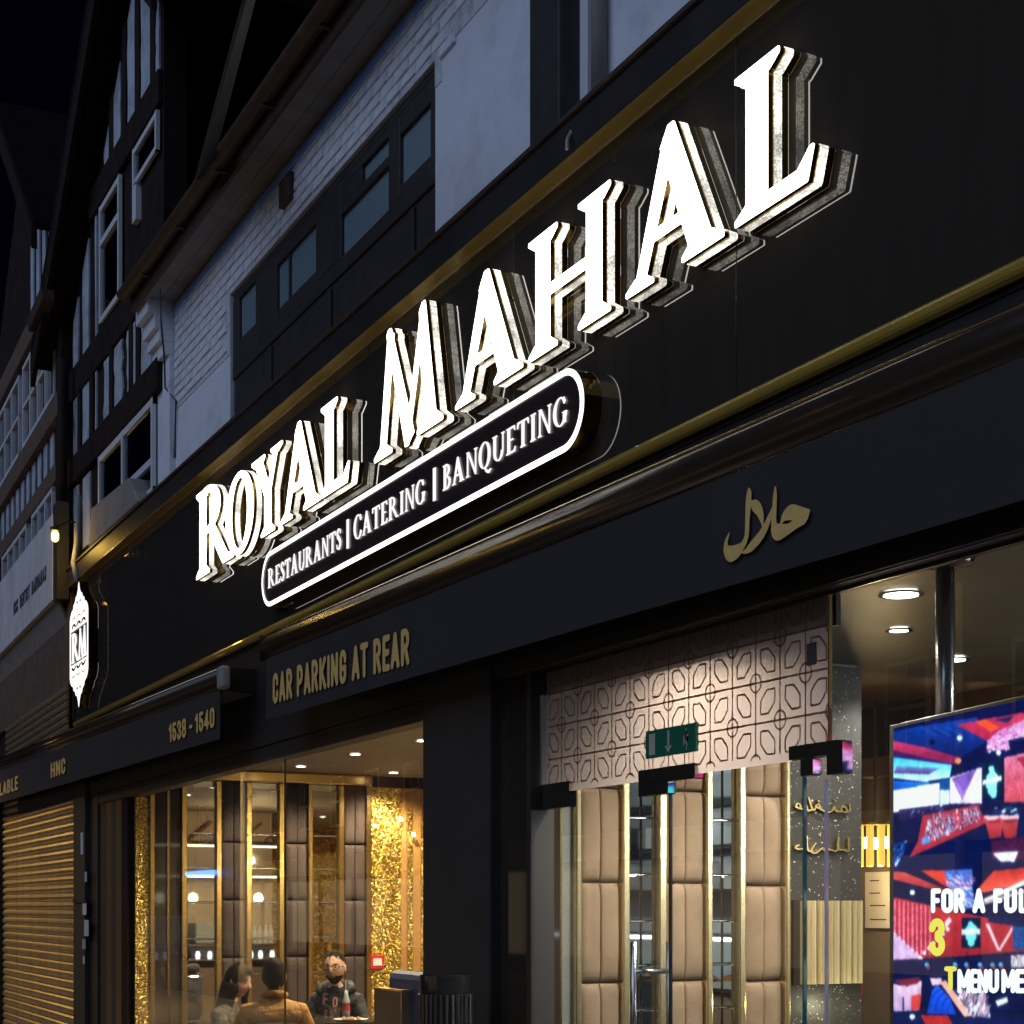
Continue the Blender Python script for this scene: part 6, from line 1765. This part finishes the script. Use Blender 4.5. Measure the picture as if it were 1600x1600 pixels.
fs = [(j*(nx+1)+i, (j+1)*(nx+1)+i, (j+1)*(nx+1)+i+1, j*(nx+1)+i+1) for j in range(nz) for i in range(nx)]
me.from_pydata([tuple(p) for p in vx], [], fs)
ca = me.color_attributes.new('screen_colour', 'FLOAT_COLOR', 'POINT')
lin = np.where(np.clip(col, 0, 255)/255 <= .04045, np.clip(col, 0, 255)/255/12.92, ((np.clip(col, 0, 255)/255+.055)/1.055)**2.4)
ca.data.foreach_set('color', np.concatenate([lin, np.ones((len(lin), 1))], 1).astype(np.float32).ravel())
sm_ = bpy.data.materials.new('screen_picture'); sm_.use_nodes = True; nt = sm_.node_tree; nt.nodes.clear()
at_ = nt.nodes.new('ShaderNodeVertexColor'); at_.layer_name = 'screen_colour'; e_ = nt.nodes.new('ShaderNodeEmission'); e_.inputs[1].default_value = 1.15; ou = nt.nodes.new('ShaderNodeOutputMaterial')
nt.links.new(at_.outputs[0], e_.inputs[0]); nt.links.new(e_.outputs[0], ou.inputs[0])
me.materials.append(sm_); me.update()
po = bpy.data.objects.new('picture', me); COL.objects.link(po); po.parent = tv; po.matrix_parent_inverse = Matrix.Translation(-Vector(tv.location))
white_t = emission('screen_white', (.95, 1, 1), 1.3); yel_t = emission('screen_yellow', (.86, .80, .12), 1.2)
def tvtext(ch, x0, x1, y0, y1, m):
    fn_, wd = SANS[ch](); lp = trace(lambda X_, Y_: fn_(X_, Y_)-.016, -.2, wd+.2, -.3, 1.3, .03, .005)
    q = MB(); fill_loops(q, lp, lambda a_, b2, d: tuple(TV(1380+(x0+(x1-x0)*a_/wd)/6.155, 1340+(y1-(y1-y0)*b2)/6.155, .0015))); put(q, 'letter', m, tv)
for ch, x0, x1 in (('F', 460, 545), ('O', 560, 672), ('R', 680, 785), ('A', 862, 978), ('F', 1060, 1145), ('U', 1165, 1285), ('L', 1305, 1390)):
    tvtext(ch, x0, x1, 300, 530, white_t)
tvtext('3', 445, 590, 590, 935, yel_t); tvtext('T', 598, 695, 1050, 1270, yel_t)
for ch, x0, x1 in (('M', 715, 838), ('E', 842, 905), ('N', 908, 1005), ('U', 1010, 1112), ('M', 1138, 1265), ('E', 1270, 1360)):
    tvtext(ch, x0, x1, 1075, 1300, white_t)
# ceiling pole that carries it
pb = TV(1470, 1118, -.03)
q = MB(); q.tube([(pb.x, pb.y+.02, zt_-.3), (pb.x, pb.y+.02, ZC-.002)], .035, 14); put(q, 'hanger_pole', M['steel'], tv, smooth=True)
q = MB(); q.lathe([(.04, -.05), (.10, -.035), (.11, -.015), (.11, 0)], c=(pb.x, pb.y+.02, ZC-.002), seg=20); put(q, 'ceiling_flange', M['black_gloss'], tv)

# ================================================================== street lamps and the terrace across the road (they light the front and stand in its reflections)
bulb = emission('sodium_lamp', (1.0, .55, .10), 60)
for k, (x, y, e) in enumerate(((-25.5, -4.3, 560), (-17.5, -12.2, 260), (8.0, -12.2, 160), (-46.0, -12.0, 420))):  # the last one is added to light the terrace for its reflection
    r = empty('street_lamp', (x, y, 0)); hs = .55 if k == 0 else 1.0; r.scale = (1, 1, hs); tag(r, ('shorter grey street lamp on the near kerb beyond the shuttered shop', 'tall grey street lamp across the road opposite the shutter', 'tall grey street lamp across the road behind the viewer', 'tall grey street lamp far down the road, added to light the mirrored terrace')[k], 'street lamp', 'street lamps')
    s = -1 if y > -8 else 1
    q = MB(); q.tube([(0, 0, 0), (0, 0, 1.2), (0, 0, 1.21), (0, 0, 7.8), (0, .25, 8.1), (0, .9, 8.2)], [.09, .09, .06, .05, .045, .04], 10); q.build('column', M['grey_plastic'], r, smooth=True)
    q = MB(); q.obox((-.14, .8, 8.16), (.28, 0, 0), (0, .75, 0), (0, 0, .10)); q.build('lantern', M['grey_plastic'], r, bevel=.03)
    q = MB(); q.obox((-.08, 1.0, 8.135), (.16, 0, 0), (0, .3, 0), (0, 0, .02)); q.build('lens', bulb, r)
    lo = lampat((0, 1.15, 8.05), e, (1.0, .60, .16), .12, 'street_lamp_light', parent=r, spot=math.radians(152))
brk = mat('red_brick', (.20, .085, .055), .85, noise=(3, (.14, .06, .04), .35, .7))
shop_glow = emission('added_shop_glow', (1.0, .72, .40), .22)  # glow added to some windows opposite so they show in the reflections
def terrace(x):
    r = empty('terrace_house', (x, -14.6, 0)); tag(r, 'brick shop with white sash windows across the street, mirrored in the glass', 'building', 'terrace across the street')
    B(-3, 3, -6, 0, 3.2, 9).build('wall', brk, r)
    B(-3, 3, -.2, 0, 0, 3.2).build('shop_wall', M['taupe_wall'], r)
    B(-3, 3, .002, .12, 2.7, 3.3).build('shop_fascia', M['sign_white'], r)
    for a in (-1.5, 1.5):
        for z in (4.2, 6.9):
            w = B(a-.55, a+.55, .002, .05, z, z+1.6).build('window', M['white_upvc'], r)
            for i in range(2):
                for j in range(2):
                    B(a-.47+.49*i, a-.02+.49*i, .0505, .054, z+.08+.76*j, z+.76+.76*j).build('pane', M['black_mirror'], w)
        B(a-1.2, a+1.2, .002, .05, .5, 2.5).build('shop_window', shop_glow if int(abs(x)) % 2 else M['black_mirror'], r)
    return r
for k in range(11):
    terrace(-62+6.02*k)

ns = empty('neon_sign', (-63, -14.3, 3.0)); tag(ns, 'blue neon tube over a shop across the street, mirrored in the window', 'sign')
q = MB(); q.tube([(-1.9, 0, 0), (1.9, 0, 0)], .11, 8); q.build('tube', emission('blue_neon', (.03, .16, 1.0), 9), ns)
B(-4.1, 4.1, -.30, -.17, -.3, .3).build('board', M['black_matt'], ns)
